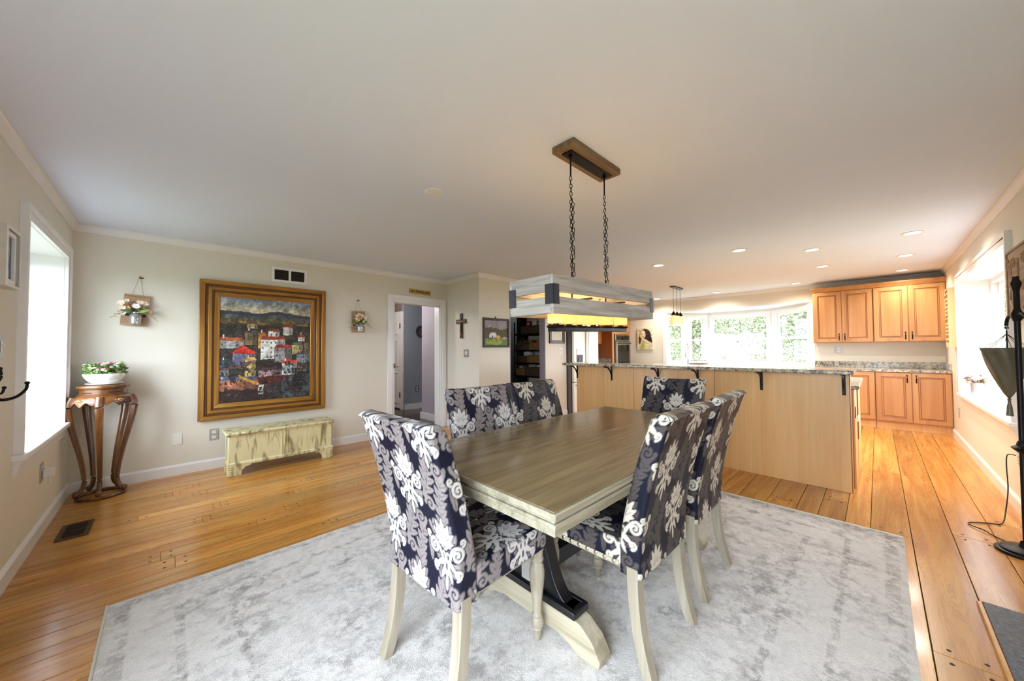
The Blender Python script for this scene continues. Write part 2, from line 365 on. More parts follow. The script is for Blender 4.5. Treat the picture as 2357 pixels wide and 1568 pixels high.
def canvas(name, img, w, h, mat, parent, plane, loc):
    """flat painted surface: img[row from top, col] colours stored on a fine grid; plane 'y' faces -y, 'x' faces -x, '+x' faces +x"""
    ny, nx = img.shape[:2]
    us = np.linspace(-w/2, w/2, nx); vs = np.linspace(h/2, -h/2, ny); U, V = np.meshgrid(us, vs); Z = np.zeros_like(U)
    co = {'y': (U, Z, V), 'x': (Z, -U, V), '+x': (Z, U, V)}[plane]; co = np.stack(co, -1).reshape(-1, 3)
    i = np.arange(ny*nx).reshape(ny, nx); q = np.stack((i[1:, :-1], i[1:, 1:], i[:-1, 1:], i[:-1, :-1]), -1).reshape(-1, 4)
    me = bpy.data.meshes.new(name); me.from_pydata(co.tolist(), [], q.tolist())
    ca = me.color_attributes.new('paint', 'FLOAT_COLOR', 'POINT'); px = np.ones((ny*nx, 4), np.float32)
    s = np.clip(img.reshape(-1, 3)/255, 0, 1); px[:, :3] = np.where(s <= .04045, s/12.92, ((s+.055)/1.055)**2.4); ca.data.foreach_set('color', px.ravel())
    return link(name, me, mat, parent, 0, loc=loc)
def text(name, body, size, mat, parent, loc, rot, extrude=.0015, shear=0, spacing=1, bold=0):
    c = bpy.data.curves.new(name, 'FONT'); c.body = body; c.size = size; c.extrude = extrude; c.align_x = 'CENTER'; c.align_y = 'CENTER'; c.offset = bold; c.shear = shear; c.space_character = spacing
    c.materials.append(MATS[mat]); f = bpy.data.objects.new(name, c); COL.objects.link(f); dg = bpy.context.evaluated_depsgraph_get(); dg.update(); me = bpy.data.meshes.new_from_object(f.evaluated_get(dg)); bpy.data.objects.remove(f)
    me.materials.clear(); o = link(name, me, mat, parent, 0, loc=loc); o.rotation_euler = rot; return o

for _n in ('gilt_wood', 'gilt_wood_z'): MATS[_n].node_tree.nodes['Principled BSDF'].inputs['Metallic'].default_value = .45

# ================================================================ the setting
def struct(name, mb, mat, label, parent=None, **kw):
    o = mb.build(name, mat, parent, **kw)
    if parent is None: tag(o, label, kind='structure')
    return o
# floor: dark sub-floor slab, and every board laid on it
FL = struct('floor', MB().box((XL-.1, YR-.1, -.12), (XK+.1, YB+.14, -.012)).box((XL-.1, YB+.1, -.12), (XB+.1, YP+.1, -.012)), 'soil', 'glossy honey coloured wide board wooden floor with dark pegs')
rp = random.Random(11); y = YR+.001; pegs = MB()
def peg(x, yy):
    n = 8; pegs.add([(x+.0075*math.cos(2*PI*k/n), yy+.0075*math.sin(2*PI*k/n), .0006) for k in range(n)]+[(x+.0075*math.cos(2*PI*k/n), yy+.0075*math.sin(2*PI*k/n), -.002) for k in range(n)], [tuple(range(n))]+[(k, (k+1) % n, n+(k+1) % n, n+k) for k in range(n)])
while y < YP-.03:
    w = rp.choice((.15, .19, .13, .21)) if y < 1.0 else rp.choice((.10, .13, .085, .15, .115))
    if abs(y-YB) < .2 and y < YB and y+w > YB-.05: w = YB-y
    w = min(w, YP-y); xe = XK if y < YB-.01 else XB
    x = XL+.001-rp.uniform(0, 1.5) if False else XL+.001; first = True
    while x < xe-.02:
        L = rp.uniform(.4, 2.4) if first else rp.uniform(1.1, 3.1); first = False
        if xe-x-L < .5: L = xe-x
        g = .0016; b = .0015; l, ww = L-2*g*.4, w-2*g
        me = MB(); hx_, hy_ = l/2, ww/2
        me.add([(-hx_, -hy_, -.012), (hx_, -hy_, -.012), (hx_, hy_, -.012), (-hx_, hy_, -.012), (-hx_, -hy_, -b), (hx_, -hy_, -b), (hx_, hy_, -b), (-hx_, hy_, -b), (-hx_+b, -hy_+b, 0), (hx_-b, -hy_+b, 0), (hx_-b, hy_-b, 0), (-hx_+b, hy_-b, 0)],
               [(8, 9, 10, 11)]+[(i, (i+1) % 4, 4+(i+1) % 4, 4+i) for i in range(4)]+[(4+i, 4+(i+1) % 4, 8+(i+1) % 4, 8+i) for i in range(4)])
        me.build('plank', 'plank_wood', FL, smooth=0, loc=(x+L/2, y+w/2, rp.uniform(-.0004, .0003)))
        for xx in (((x+.045,) if x > XL+.1 else ())+((x+L-.045,) if x+L < xe-.1 else ())):
            for f in ((.25, .75) if w > .11 else (.5,)): peg(xx, y+w*f)
        x += L
    y += w
tag(pegs.build('wood_peg', 'peg_brown', FL, smooth=0), 'dark wooden pegs at the board ends', kind='stuff')

struct('ceiling', MB().box((XL-.2, YR-.2, H), (XK+.2, YP+.2, H+.12)).box((XL-.2, YP+.2, H), (5.5, 8.2, H+.12)), 'ceiling_paint', 'smooth pale grey white ceiling over dining room and kitchen')
T = .14
def wall_x(name, x0, x1, ya, yb, holes, mat, label, z1=H):
    mb = MB(); c = ya
    for (h0, h1, z0, zt) in holes:
        mb.box((x0, c, 0), (x1, h0, z1)); mb.box((x0, h0, zt), (x1, h1, z1))
        if z0 > 0: mb.box((x0, h0, 0), (x1, h1, z0))
        c = h1
    mb.box((x0, c, 0), (x1, yb, z1)); return struct(name, mb, mat, label, smooth=0)
def wall_y(name, y0, y1, xa, xb, holes, mat, label, z1=H):
    mb = MB(); c = xa
    for (h0, h1, z0, zt) in holes:
        mb.box((c, y0, 0), (h0, y1, z1)); mb.box((h0, y0, zt), (h1, y1, z1))
        if z0 > 0: mb.box((h0, y0, 0), (h1, y1, z0))
        c = h1
    mb.box((c, y0, 0), (xb, y1, z1)); return struct(name, mb, mat, label, smooth=0)
LW = (3.47, 4.65, .665, 2.03); RW = (4.62, 6.95, .67, 2.035); BW = (.85, 3.5, .868, 2.085); DR = (2.40, 3.20, 0, 1.97); PN = (3.965, 4.84, 0, 1.99)
wall_x('wall_left', XL-T, XL, YR-T, YP+T, [(-.55, 1.25, 0, 2.05), LW], 'wall_paint', 'beige wall with a deep white window beside the plant stand')
wall_y('wall_picture', YP, YP+T, XL, XB+.1, [DR], 'wall_paint', 'long beige wall behind the gilt framed village painting')
wall_x('wall_step', XB, XB+.1, YB+.13, YP, [], 'wall_paint', 'short beige return wall carrying the dark cross')
wall_y('wall_pantry', YB, YB+.13, XB, 5.45, [PN], 'wall_paint', 'beige wall with the landscape picture and pantry opening')
wall_y('wall_right', YR-T, YR, XL-T, XK+T, [RW], 'wall_paint', 'beige wall with a wide deep window and slender signs')
wall_x('wall_kitchen', XK, XK+T, YR-T, 5.2, [BW], 'wall_paint', 'far kitchen wall around the bay window')
wall_y('wall_north', 5.03, 5.15, 5.33, XK, [], 'wall_paint', 'kitchen wall behind the refrigerator and oven tower')
wall_x('wall_alcove', 5.33, 5.45, YB+.13, 5.15, [], 'wall_paint', 'narrow wall beside the refrigerator alcove')
# pantry room and hall
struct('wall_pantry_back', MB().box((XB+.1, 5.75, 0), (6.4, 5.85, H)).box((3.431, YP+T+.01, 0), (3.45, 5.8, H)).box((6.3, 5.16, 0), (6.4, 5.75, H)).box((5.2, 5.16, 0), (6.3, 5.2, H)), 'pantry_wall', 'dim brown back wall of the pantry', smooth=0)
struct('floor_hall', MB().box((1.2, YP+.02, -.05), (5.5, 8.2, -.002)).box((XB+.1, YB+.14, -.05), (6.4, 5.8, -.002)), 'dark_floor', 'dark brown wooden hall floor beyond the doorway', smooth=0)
struct('wall_hall_lavender', MB().box((3.38, YP+T+.01, 0), (3.43, 5.853, H)), 'lavender_wall', 'lavender wall just inside the doorway', smooth=0)
struct('wall_hall_far', MB().box((3.56, 6.89, 0), (5.5, 6.99, H)), 'blue_wall', 'blue grey hall wall carrying the round plate', smooth=0)
struct('wall_hall_closet', MB().box((3.56, 6.99, 0), (3.66, 8.2, H)).box((1.2, 8.1, 0), (3.6, 8.2, H)).box((1.1, YP+T, 0), (1.2, 8.2, H)).box((5.4, 6.0, 0), (5.5, 7.1, H)), 'taupe_wall', 'taupe hall wall holding the panelled closet door', smooth=0)
struct('baseboard_hall', MB().box((3.355, YP+T+.01, 0), (3.379, 5.873, .11)).box((3.379, 5.853, 0), (3.45, 5.873, .11)).box((3.58, 6.87, 0), (5.4, 6.889, .11)), 'white_trim', 'white skirting along the hall walls', smooth=0)
struct('trim_stair', MB().prism([(3.86, 2.39), (3.95, 2.39), (4.75, 1.55), (4.75, 1.43)], 'y', 6.85, 6.885).prism([(3.95, 2.39), (4.8, 2.39), (4.8, 1.5), (4.75, 1.55)], 'y', 6.87, 6.885), 'white_trim', 'white sloping stair stringer at the top of the hall wall', smooth=0)

# crown moulding and baseboards
CP = [(0, 0), (.008, 0), (.010, .012), (.015, .018), (.022, .036), (.028, .048), (.038, .052), (.038, .063), (0, .063)]
def crown(name, ax, w, d, a, b, label, ma=1, mb_=-1):
    """profile on wall plane ax = w, standing out in direction d"""
    mb = MB(); n = len(CP); vs = []
    for e, m_ in ((a, ma), (b, mb_)):
        for o, z in CP: vs.append((w+d*o, e+m_*o, H-.0635+z) if ax == 'x' else (e+m_*o, w+d*o, H-.0635+z))
    mb.add(vs, [tuple(range(n))[::-1], tuple(range(n, 2*n))]+[(i, (i+1) % n, n+(i+1) % n, n+i) for i in range(n)])
    return struct(name, mb, 'white_trim', label, smooth=20)
def base(name, ax, w, d, runs, label):
    prof = [(0, 0), (.016, 0), (.016, .085), (.008, .098), (0, .105)]; mb = MB()
    for a, b in runs: mb.prism([(w+d*o, z) for o, z in prof], 'y' if ax == 'x' else 'x', a, b)
    return struct(name, mb, 'white_trim', label, smooth=20)
crown('trim_1', 'x', XL, 1, YR, YP, 'white crown moulding above the plant stand window wall')
crown('trim_2', 'y', YP, -1, XL, XB, 'white crown moulding above the gilt framed painting')
crown('trim_3', 'x', XB, -1, YB, YP, 'white crown moulding above the dark cross', -1, -1)
crown('trim_4', 'y', YB, -1, XB, 5.45, 'white crown moulding above the landscape picture', -1, 0)
crown('trim_5', 'y', YR, 1, XL, XK, 'white crown moulding above the right hand window')
crown('trim_6', 'x', XK, -1, YR, 5.03, 'white crown moulding above the bay window')
base('baseboard_left', 'x', XL, 1, [(YR, -.63), (1.33, YP)], 'white baseboard under the plant stand window')
base('baseboard_picture', 'y', YP, -1, [(XL, 2.30), (3.31, XB)], 'white baseboard behind the painted chest')
base('baseboard_step', 'x', XB, -1, [(YB-.016, YP)], 'white baseboard below the dark cross')
base('baseboard_pantry', 'y', YB, -1, [(XB-.016, 3.96), (4.845, 5.45)], 'white baseboard below the landscape picture')
base('baseboard_right', 'y', YR, 1, [(XL, 7.9)], 'pale baseboard under the right hand window')

# ---- windows
def window_x(name, x, d, hole, depth, label, units=1):
    """window in a wall x = const; d = outward direction (-1 / +1)"""
    y0, y1, z0, z1 = hole; root = thing(name, label, None, (0, 0, 0), kind='structure'); W_ = 'window_white'; i = -d
    MB().box((x, y0-.012, z0), (x+d*depth, y0+.003, z1)).box((x, y1-.003, z0), (x+d*depth, y1+.012, z1)).box((x, y0, z1-.003), (x+d*depth, y1, z1+.012)).build('reveal', W_, root, smooth=0)
    c = .085; mb = MB(); mb.ring('x', x, x+i*.022, (y0-c, z0, y1+c, z1+c), (y0, z0-.001, y1, z1)); mb.ring('x', x+i*.022, x+i*.034, (y0-c, z0, y1+c, z1+c), (y0-c+.03, z0-.001, y1+c-.03, z1+c-.03)); mb.build('casing', 'white_trim', root, bevel=.004)
    bx('sill', 'white_trim', root, (x+d*depth, y0-c-.03, z0-.03), (x+i*.05, y1+c+.03, z0+.004), .006)
    MB().prism([(x, z0-.115), (x+i*.014, z0-.11), (x+i*.02, z0-.06), (x+i*.036, z0-.03), (x, z0-.03)], 'y', y0-c, y1+c).build('apron', 'white_trim', root)
    xo = x+d*depth; w = (y1-y0)/units
    for u in range(units):
        a, b = y0+u*w, y0+(u+1)*w; zm = (z0+z1)/2
        MB().ring('x', xo, xo+d*.09, (a, z0, b, z1), (a+.045, z0+.04, b-.045, z1-.045)).build('frame', W_, root, bevel=.003)
        for (q0, q1, off, nm) in ((z0+.04, zm+.02, .02, 'lower_sash'), (zm-.02, z1-.045, .05, 'upper_sash')):
            s_ = MB().ring('x', xo+d*off, xo+d*(off+.028), (a+.046, q0, b-.046, q1), (a+.09, q0+.045, b-.09, q1-.04)).build(nm, W_, root, bevel=.003)
            bx('pane', 'window_glass', s_, (xo+d*(off+.012), a+.09, q0+.045), (xo+d*(off+.016), b-.09, q1-.04), smooth=0)
    return root
def window_y(name, y, hole, depth, label, units=2):
    x0, x1, z0, z1 = hole; root = thing(name, label, None, (0, 0, 0), kind='structure'); W_ = 'window_white'; d = -1
    MB().box((x0-.012, y, z0), (x0+.003, y+d*depth, z1)).box((x1-.003, y, z0), (x1+.012, y+d*depth, z1)).box((x0, y, z1-.003), (x1, y+d*depth, z1+.012)).build('reveal', W_, root, smooth=0)
    c = .085; mb = MB(); mb.ring('y', y, y+.022, (x0-c, z0, x1+c, z1+c), (x0, z0-.001, x1, z1)); mb.ring('y', y+.022, y+.034, (x0-c, z0, x1+c, z1+c), (x0-c+.03, z0-.001, x1+c-.03, z1+c-.03)); mb.build('casing', 'white_trim', root, bevel=.004)
    bx('sill', 'white_trim', root, (x0-c-.03, y+d*depth, z0-.03), (x1+c+.03, y+.05, z0+.004), .006)
    MB().prism([(y, z0-.115), (y+.014, z0-.11), (y+.02, z0-.06), (y+.036, z0-.03), (y, z0-.03)], 'x', x0-c, x1+c).build('apron', 'white_trim', root)
    yo = y+d*depth; w = (x1-x0)/units
    for u in range(units):
        a, b = x0+u*w, x0+(u+1)*w; zm = (z0+z1)/2
        MB().ring('y', yo, yo+d*.09, (a, z0, b, z1), (a+.05, z0+.04, b-.05, z1-.05)).build('frame', W_, root, bevel=.003)
        for (q0, q1, off, nm) in ((z0+.04, zm+.02, .02, 'lower_sash'), (zm-.02, z1-.05, .05, 'upper_sash')):
            s_ = MB().ring('y', yo+d*off, yo+d*(off+.028), (a+.051, q0, b-.051, q1), (a+.1, q0+.05, b-.1, q1-.045)).build(nm, W_, root, bevel=.003)
            bx('pane', 'window_glass', s_, (a+.1, yo+d*(off+.012), q0+.05), (b-.1, yo+d*(off+.016), q1-.045), smooth=0)
    return root
window_x('window_1', XL, -1, LW, .19, 'deep white framed window beside the plant stand')
window_y('window_2', YR, RW, .22, 'wide deep white window above the sill with dried flowers')
gd = thing('door_4', 'glazed white patio door on the window wall nearer than the picture', None, kind='structure')
MB().ring('x', XL-.1, XL-.02, (-.55, .0, 1.25, 2.05), (-.5, .03, 1.2, 2.0)).build('frame', 'window_white', gd, bevel=.003); MB().ring('x', XL, XL+.022, (-.635, -.0, 1.335, 2.135), (-.55, -.001, 1.25, 2.05)).build('casing', 'white_trim', gd, bevel=.003)
for a, b, o in ((-.5, .37, .09), (.33, 1.2, .055)):
    lf = MB().ring('x', XL-o, XL-o+.03, (a, .03, b, 2.0), (a+.07, .13, b-.07, 1.92)).build('door_leaf', 'window_white', gd, bevel=.003); bx('pane', 'window_glass', lf, (XL-o+.013, a+.07, .13), (XL-o+.017, b-.07, 1.92), smooth=0)
# bay window: three double hung units round a projecting bay
bay = thing('window_3', 'white bay window of three sash units behind the breakfast bar', None, (0, 0, 0), kind='structure')
B0, B1, B2, B3 = Vector((XK, 3.5, 0)), Vector((9.22, 2.8, 0)), Vector((9.22, 1.545, 0)), Vector((XK, .85, 0))
zb0, zb1 = .90, 2.085
MB().prism([(XK-.001, .852), (XK-.001, 3.498), (9.3, 2.84), (9.3, 1.5)], 'z', zb1-.003, zb1+.03).build('bay_soffit', 'ceiling_paint', bay, smooth=0)
MB().prism([(XK+.01, .87), (XK+.01, 3.48), (9.24, 2.8), (9.24, 1.545)], 'z', zb0-.3, zb0-.045).build('bay_base', 'window_white', bay, smooth=0)
bx('bay_jamb', 'window_white', bay, (XK-.012, 3.5-.02, zb0), (XK+.02, 3.5+.07, zb1-.03), .003)
bx('bay_jamb', 'window_white', bay, (XK-.012, .85-.06, zb0), (XK+.02, .85+.02, zb1-.03), .003)
for A, Bv in ((B0, B1), (B1, B2), (B2, B3)):
    L = (Bv-A).length; ang = math.atan2(Bv.y-A.y, Bv.x-A.x); M = Matrix.Translation((A.x, A.y, 0)) @ Matrix.Rotation(ang, 4, 'Z')
    def tb(mb):
        mb.v = [tuple(M @ Vector(p)) for p in mb.v]; return mb
    tb(MB().box((0, 0, zb1-.05), (L, .02, zb1))).build('valance', 'wall_paint', bay, smooth=0)
    zt = zb1-.05; e = .075
    tb(MB().ring('y', 0, .1, (0, zb0-.04, L, zt), (e, zb0+.02, L-e, zt-.075))).build('frame', 'window_white', bay, bevel=.003)
    tb(MB().ring('y', -.012, 0, (.035, zb0-.04, L-.035, zt-.02), (e-.02, zb0, L-e+.02, zt-.055))).build('casing', 'window_white', bay, bevel=.003)
    zm = 1.435
    for (q0, q1, off, nm) in ((zb0+.02, zm+.018, .02, 'lower_sash'), (zm-.018, zt-.075, .055, 'upper_sash')):
        s_ = tb(MB().ring('y', off, off+.028, (e, q0, L-e, q1), (e+.045, q0+.04, L-e-.045, q1-.036))).build(nm, 'window_white', bay, bevel=.003)
        tb(MB().box((e+.045, off+.012, q0+.04), (L-e-.045, off+.016, q1-.036))).build('pane', 'window_glass', s_, smooth=0)
    for f in ((.35, .65) if L > 1.1 else (.5,)): tb(MB().box((L*f-.03, 0, zm+.018), (L*f+.03, .045, zm+.034))).build('sash_lock', 'plate_steel', bay, bevel=.004)

# doorway casing, pantry opening trim
dz = DR[3]; dc = thing('door_1', 'white cased doorway to the hall below a small yellow sign', None, kind='structure')
mb = MB()
for (a, b, o) in ((0, .095, .016), (.03, .095, .026)):
    mb.box((DR[0]-b, YP-o, 0), (DR[0]-a, YP, dz+b)).box((DR[1]+a, YP-o, 0), (DR[1]+b, YP, dz+b)).box((DR[0]-a, YP-o, dz+a), (DR[1]+a, YP, dz+b))
mb.build('casing', 'white_trim', dc, bevel=.003)
MB().box((DR[0]-.001, YP, 0), (DR[0]+.018, YP+T, dz)).box((DR[1]-.018, YP, 0), (DR[1]+.001, YP+T, dz)).box((DR[0], YP, dz-.018), (DR[1], YP+T, dz)).box((DR[0]+.018, YP+.06, 0), (DR[0]+.03, YP+.1, dz-.018)).build('jamb', 'white_trim', dc, smooth=0)
bx('strike_plate', 'old_brass', dc, (DR[0]-.004, YP-.022, .98), (DR[0]+.02, YP-.004, 1.05), .003)
bx('threshold', 'dark_floor', dc, (DR[0]+.018, YP-.0, -.002), (DR[1]-.018, YP+T, .006), .003)
po = thing('door_2', 'plain pale edged opening into the dark pantry', None, kind='structure')
MB().box((PN[1]-.012, YB-.004, 0), (PN[1]+.001, YB+.13, PN[3])).box((PN[0]-.001, YB-.002, 0), (PN[0]+.012, YB+.13, PN[3])).box((PN[0], YB, PN[3]-.012), (PN[1], YB+.13, PN[3])).build('reveal', 'lavender_wall', po, smooth=0)
# closet door in the hall
cd = thing('door_3', 'pale six panel closet door with black hinges in the hall', None, kind='structure')
bx('door_leaf', 'white_trim', cd, (3.535, 7.0, .02), (3.56, 7.76, 1.98), .002)
for (a, b) in ((.12, .78), (.9, 1.46), (1.58, 1.84)):
    for (c, d_) in ((7.08, 7.33), (7.43, 7.68)):
        MB().ring('x', 3.522, 3.534, (c, a, d_, b), (c+.03, a+.03, d_-.03, b-.03)).build('panel_moulding', 'white_trim', cd, bevel=.004)
MB().box((3.53, 6.90, 0), (3.558, 7.0, 2.06)).box((3.53, 7.76, 0), (3.558, 7.86, 2.06)).box((3.53, 7.0, 1.98), (3.558, 7.76, 2.06)).build('casing', 'white_trim', cd, bevel=.003)
for z in (.25, 1.7): bx('hinge', 'black_iron', cd, (3.52, 6.99, z), (3.533, 7.015, z+.11))

# ================================================================ dining furniture
rug = thing('area_rug', 'large pale grey worn traditional rug under the dining table', 'rug', ((RUG[0]+RUG[1])/2, (RUG[2]+RUG[3])/2, 0))
rr = random.Random(3); mb = MB(); nx_, ny_ = 60, 46
gx = [-hx+2*hx*i/nx_ for i in range(nx_+1)]; gy = [-hy+2*hy*j/ny_ for j in range(ny_+1)]
RT = .011
vs = [(x+(.004*math.sin(y*3) if 0 < i < nx_ else 0), y+(.006*math.sin(x*2.1+1) if 0 < j < ny_ else .006*math.sin(x*2.1)), RT+.0004*math.sin(x*5+y*3)-(.006 if i in (0, nx_) or j in (0, ny_) else 0)) for j, y in enumerate(gy) for i, x in enumerate(gx)]
fs = [(j*(nx_+1)+i, j*(nx_+1)+i+1, (j+1)*(nx_+1)+i+1, (j+1)*(nx_+1)+i) for j in range(ny_) for i in range(nx_)]
mb.add(vs, fs); edge = [(i, 0) for i in range(nx_)]+[(nx_, j) for j in range(ny_)]+[(i, ny_) for i in range(nx_, 0, -1)]+[(0, j) for j in range(ny_, 0, -1)]
top = [vs[j*(nx_+1)+i] for i, j in edge]; n = len(top)
mb.add([(p[0], p[1], p[2]) for p in top]+[(p[0], p[1], .0008) for p in top], [(i, (i+1) % n, n+(i+1) % n, n+i) for i in range(n)])
mb.build('pile', 'rug_pile', rug, smooth=60)
for sx_ in (-1, 1): MB().tube([(sx_*(hx+.002), -hy+2*hy*i/40, .0058) for i in range(41)], .0056, 8).build('binding', 'rug_binding', rug)

# ---- damask print drawn as distance fields on a repeat tile, sampled on the cloth
TW, TH = .34, .43
def damask_tile(res=.0014):
    nx, ny = int(TW/res), int(TH/res); X, Y = np.meshgrid((np.arange(nx)+.5)*res, (np.arange(ny)+.5)*res); U = np.minimum
    def wrap(cx, cy): return (X-cx+TW/2) % TW-TW/2, (Y-cy+TH/2) % TH-TH/2
    def d_ell(cx, cy, a, b, rot=0, pt=0.0):
        dx, dy = wrap(cx, cy); c, s = math.cos(rot), math.sin(rot); u, v = (dx*c+dy*s)/a, (-dx*s+dy*c)/b
        v = v/(1-pt*np.clip(u, -1, 1))                     # pt tapers the far tip
        return (np.sqrt(u*u+v*v)-1)*min(a, b)
    def d_str(pts, r0, r1):
        best = np.full(X.shape, 9.); pts = np.asarray(pts, float); n = len(pts)
        for i, (a, b) in enumerate(pts): dx, dy = wrap(a, b); best = U(best, np.hypot(dx, dy)-(r0+(r1-r0)*i/max(1, n-1)))
        return best
    def spiral(cx, cy, r, turns, a0, sgn, r0, r1):
        t = np.linspace(0, 1, 60); rad = r*(1-.9*t); an = a0+sgn*turns*2*PI*t; return d_str(np.stack((cx+rad*np.cos(an), cy+rad*np.sin(an)), 1), r0, r1)
    def line(x0, y0, an, L, w0, w1, n=16): return d_str([(x0+math.cos(an)*L*q, y0+math.sin(an)*L*q) for q in np.linspace(0, 1, n)], w0, w1)
    def palmette(cx, cy, k=1.0):
        d = np.full(X.shape, 9.); vein = np.full(X.shape, 9.)
        for a, L, w in ((0, .095, .017), (27, .088, .015), (-27, .088, .015), (52, .074, .014), (-52, .074, .014), (80, .056, .012), (-80, .056, .012), (106, .040, .009), (-106, .040, .009)):
            an = PI/2-R(a); L *= k; d = U(d, d_ell(cx+math.cos(an)*L*.55, cy+.02*k+math.sin(an)*L*.55, L*.47, w*k, an, .45))
            if abs(a) < 60: vein = U(vein, line(cx+math.cos(an)*L*.25, cy+.02*k+math.sin(an)*L*.25, an, L*.42, .0017, .0007))
        d = U(d, d_ell(cx, cy+.018*k, .022*k, .028*k))
        for s in (-1, 1):
            d = U(d, spiral(cx+s*.066*k, cy-.014*k, .029*k, 1.55, PI/2, -s, .0072*k, .0042*k))
            t = np.linspace(0, 1, 36); d = U(d, d_str(np.stack((cx+s*(.010+.056*t)*k, cy+(-.07+.085*np.sin(t*PI/2))*k), 1), .009*k, .006*k))
            d = U(d, spiral(cx+s*.094*k, cy+.028*k, .015*k, 1.3, -PI/2, s, .005*k, .003*k))
            d = U(d, d_ell(cx+s*.036*k, cy-.068*k, .036*k, .011*k, R(-32 if s > 0 else 212), .5)); d = U(d, spiral(cx+s*.061*k, cy-.088*k, .019*k, 1.4, -PI/2, s, .006*k, .0035*k))
            d = U(d, d_ell(cx+s*.022*k, cy-.104*k, .03*k, .0095*k, R(-62 if s > 0 else 242), .5)); d = U(d, d_ell(cx+s*.012*k, cy-.04*k, .013*k, .026*k)); vein = U(vein, d_ell(cx+s*.013*k, cy-.036*k, .004*k, .013*k))
        d = U(d, d_ell(cx, cy-.07*k, .018*k, .04*k)); d = U(d, d_ell(cx, cy-.135*k, .009*k, .03*k)); vein = U(vein, d_ell(cx, cy-.075*k, .0055*k, .016*k)); vein = U(vein, d_str([(cx+s*q*.014, cy+.006-q*.018) for s in (-1, 1) for q in np.linspace(0, 1, 12)], .0016, .0016))
        return np.maximum(d, -vein)
    cream = U(palmette(TW*.25, TH*.27, .9), palmette(TW*.75, TH*.77, .9))
    sec = np.full(X.shape, 9.); veins = np.full(X.shape, 9.)
    for col in (0, 1):
        bx_, by_ = (TW*.5 if col else 0), TH*(.5 if col else 0)
        for s in (-1, 1):
            t = np.linspace(0, 1, 80); px_ = bx_+s*(.014+.060*np.sin(t*PI*.95)); py_ = by_-.145+.31*t; P_ = np.stack((px_, py_), 1)
            sec = U(sec, d_str(P_, .013, .007)); veins = U(veins, d_str(P_[4:-6], .0016, .0008))
            for q in range(6, 76, 9):
                an = math.atan2(py_[q+3]-py_[q], px_[q+3]-px_[q])
                for sd in (-1, 1):
                    L = .056*(1-.4*q/80); aa = an+sd*R(50); sec = U(sec, d_ell(px_[q]+math.cos(aa)*L*.5, py_[q]+math.sin(aa)*L*.5, L*.56, .0135, aa, .5)); veins = U(veins, line(px_[q], py_[q], aa, L*.8, .0013, .0005))
            sec = U(sec, spiral(bx_+s*.046, by_+.185, .032, 1.5, PI if s > 0 else 0, s, .0085, .005)); sec = U(sec, spiral(bx_+s*.040, by_-.172, .028, 1.4, PI if s > 0 else 0, -s, .008, .0045))
        sec = U(sec, d_ell(bx_, by_+.09, .013, .05, 0)); veins = U(veins, d_str([(bx_, by_+.05+.08*q) for q in np.linspace(0, 1, 20)], .0016, .0008))
    sec = np.maximum(np.maximum(sec, -veins), -(cream-.004))
    aa_ = lambda d: np.clip(.5-d/.0018, 0, 1)
    return aa_(cream), aa_(sec)
T1, T2 = damask_tile()
def sample(tile, u, v):
    ny, nx = tile.shape; x = (u/TW*nx) % nx; y = (v/TH*ny) % ny; x0 = np.floor(x).astype(int); y0 = np.floor(y).astype(int); fx, fy = x-x0, y-y0
    g = lambda a, b: tile[b % ny, a % nx]
    return (g(x0, y0)*(1-fx)+g(x0+1, y0)*fx)*(1-fy)+(g(x0, y0+1)*(1-fx)+g(x0+1, y0+1)*fx)*fy
def cloth(name, co, quads, uv, mat):
    me = bpy.data.meshes.new(name); me.from_pydata(co.tolist(), [], quads.tolist())
    a = me.color_attributes.new('damask', 'FLOAT_COLOR', 'POINT'); c = np.zeros((len(co), 4), np.float32); c[:, 0] = sample(T1, uv[:, 0], uv[:, 1]); c[:, 1] = sample(T2, uv[:, 0], uv[:, 1]); c[:, 3] = 1
    a.data.foreach_set('color', c.ravel()); me.materials.append(MATS[mat]); me.shade_smooth(); return me
def rounded(w, d, r, step):
    """outline of a rounded rectangle centred on x, from y = 0 to d; returns points and arc length"""
    pts = []
    def line(a, b):
        n = max(1, int(math.dist(a, b)/step)); pts.extend([(a[0]+(b[0]-a[0])*i/n, a[1]+(b[1]-a[1])*i/n) for i in range(n)])
    def arc(cx, cy, a0):
        n = max(3, int(r*PI/2/step)); pts.extend([(cx+r*math.cos(a0+PI/2*i/n), cy+r*math.sin(a0+PI/2*i/n)) for i in range(n)])
    h = w/2
    line((-h+r, 0), (h-r, 0)); arc(h-r, r, -PI/2); line((h, r), (h, d-r)); arc(h-r, d-r, 0); line((h-r, d), (-h+r, d)); arc(-h+r, d-r, PI/2); line((-h, d-r), (-h, r)); arc(-h+r, r, PI)
    p = np.array(pts); q = np.vstack((p, p[:1])); s = np.concatenate(([0], np.cumsum(np.hypot(*np.diff(q, axis=0).T)))); return p, s
ST = .0042
def grid_quads(nr, nc, closed=True):
    i = np.arange(nr*nc).reshape(nr, nc)
    if closed: j = np.roll(i, -1, 1)
    else: i, j = i[:, :-1], i[:, 1:]; nr_ = nr
    return np.stack((i[:-1], j[:-1], j[1:], i[1:]), -1).reshape(-1, 4)
def y_rear(z): return -.13*np.clip((z-.47)/.53, 0, 1)**1.45
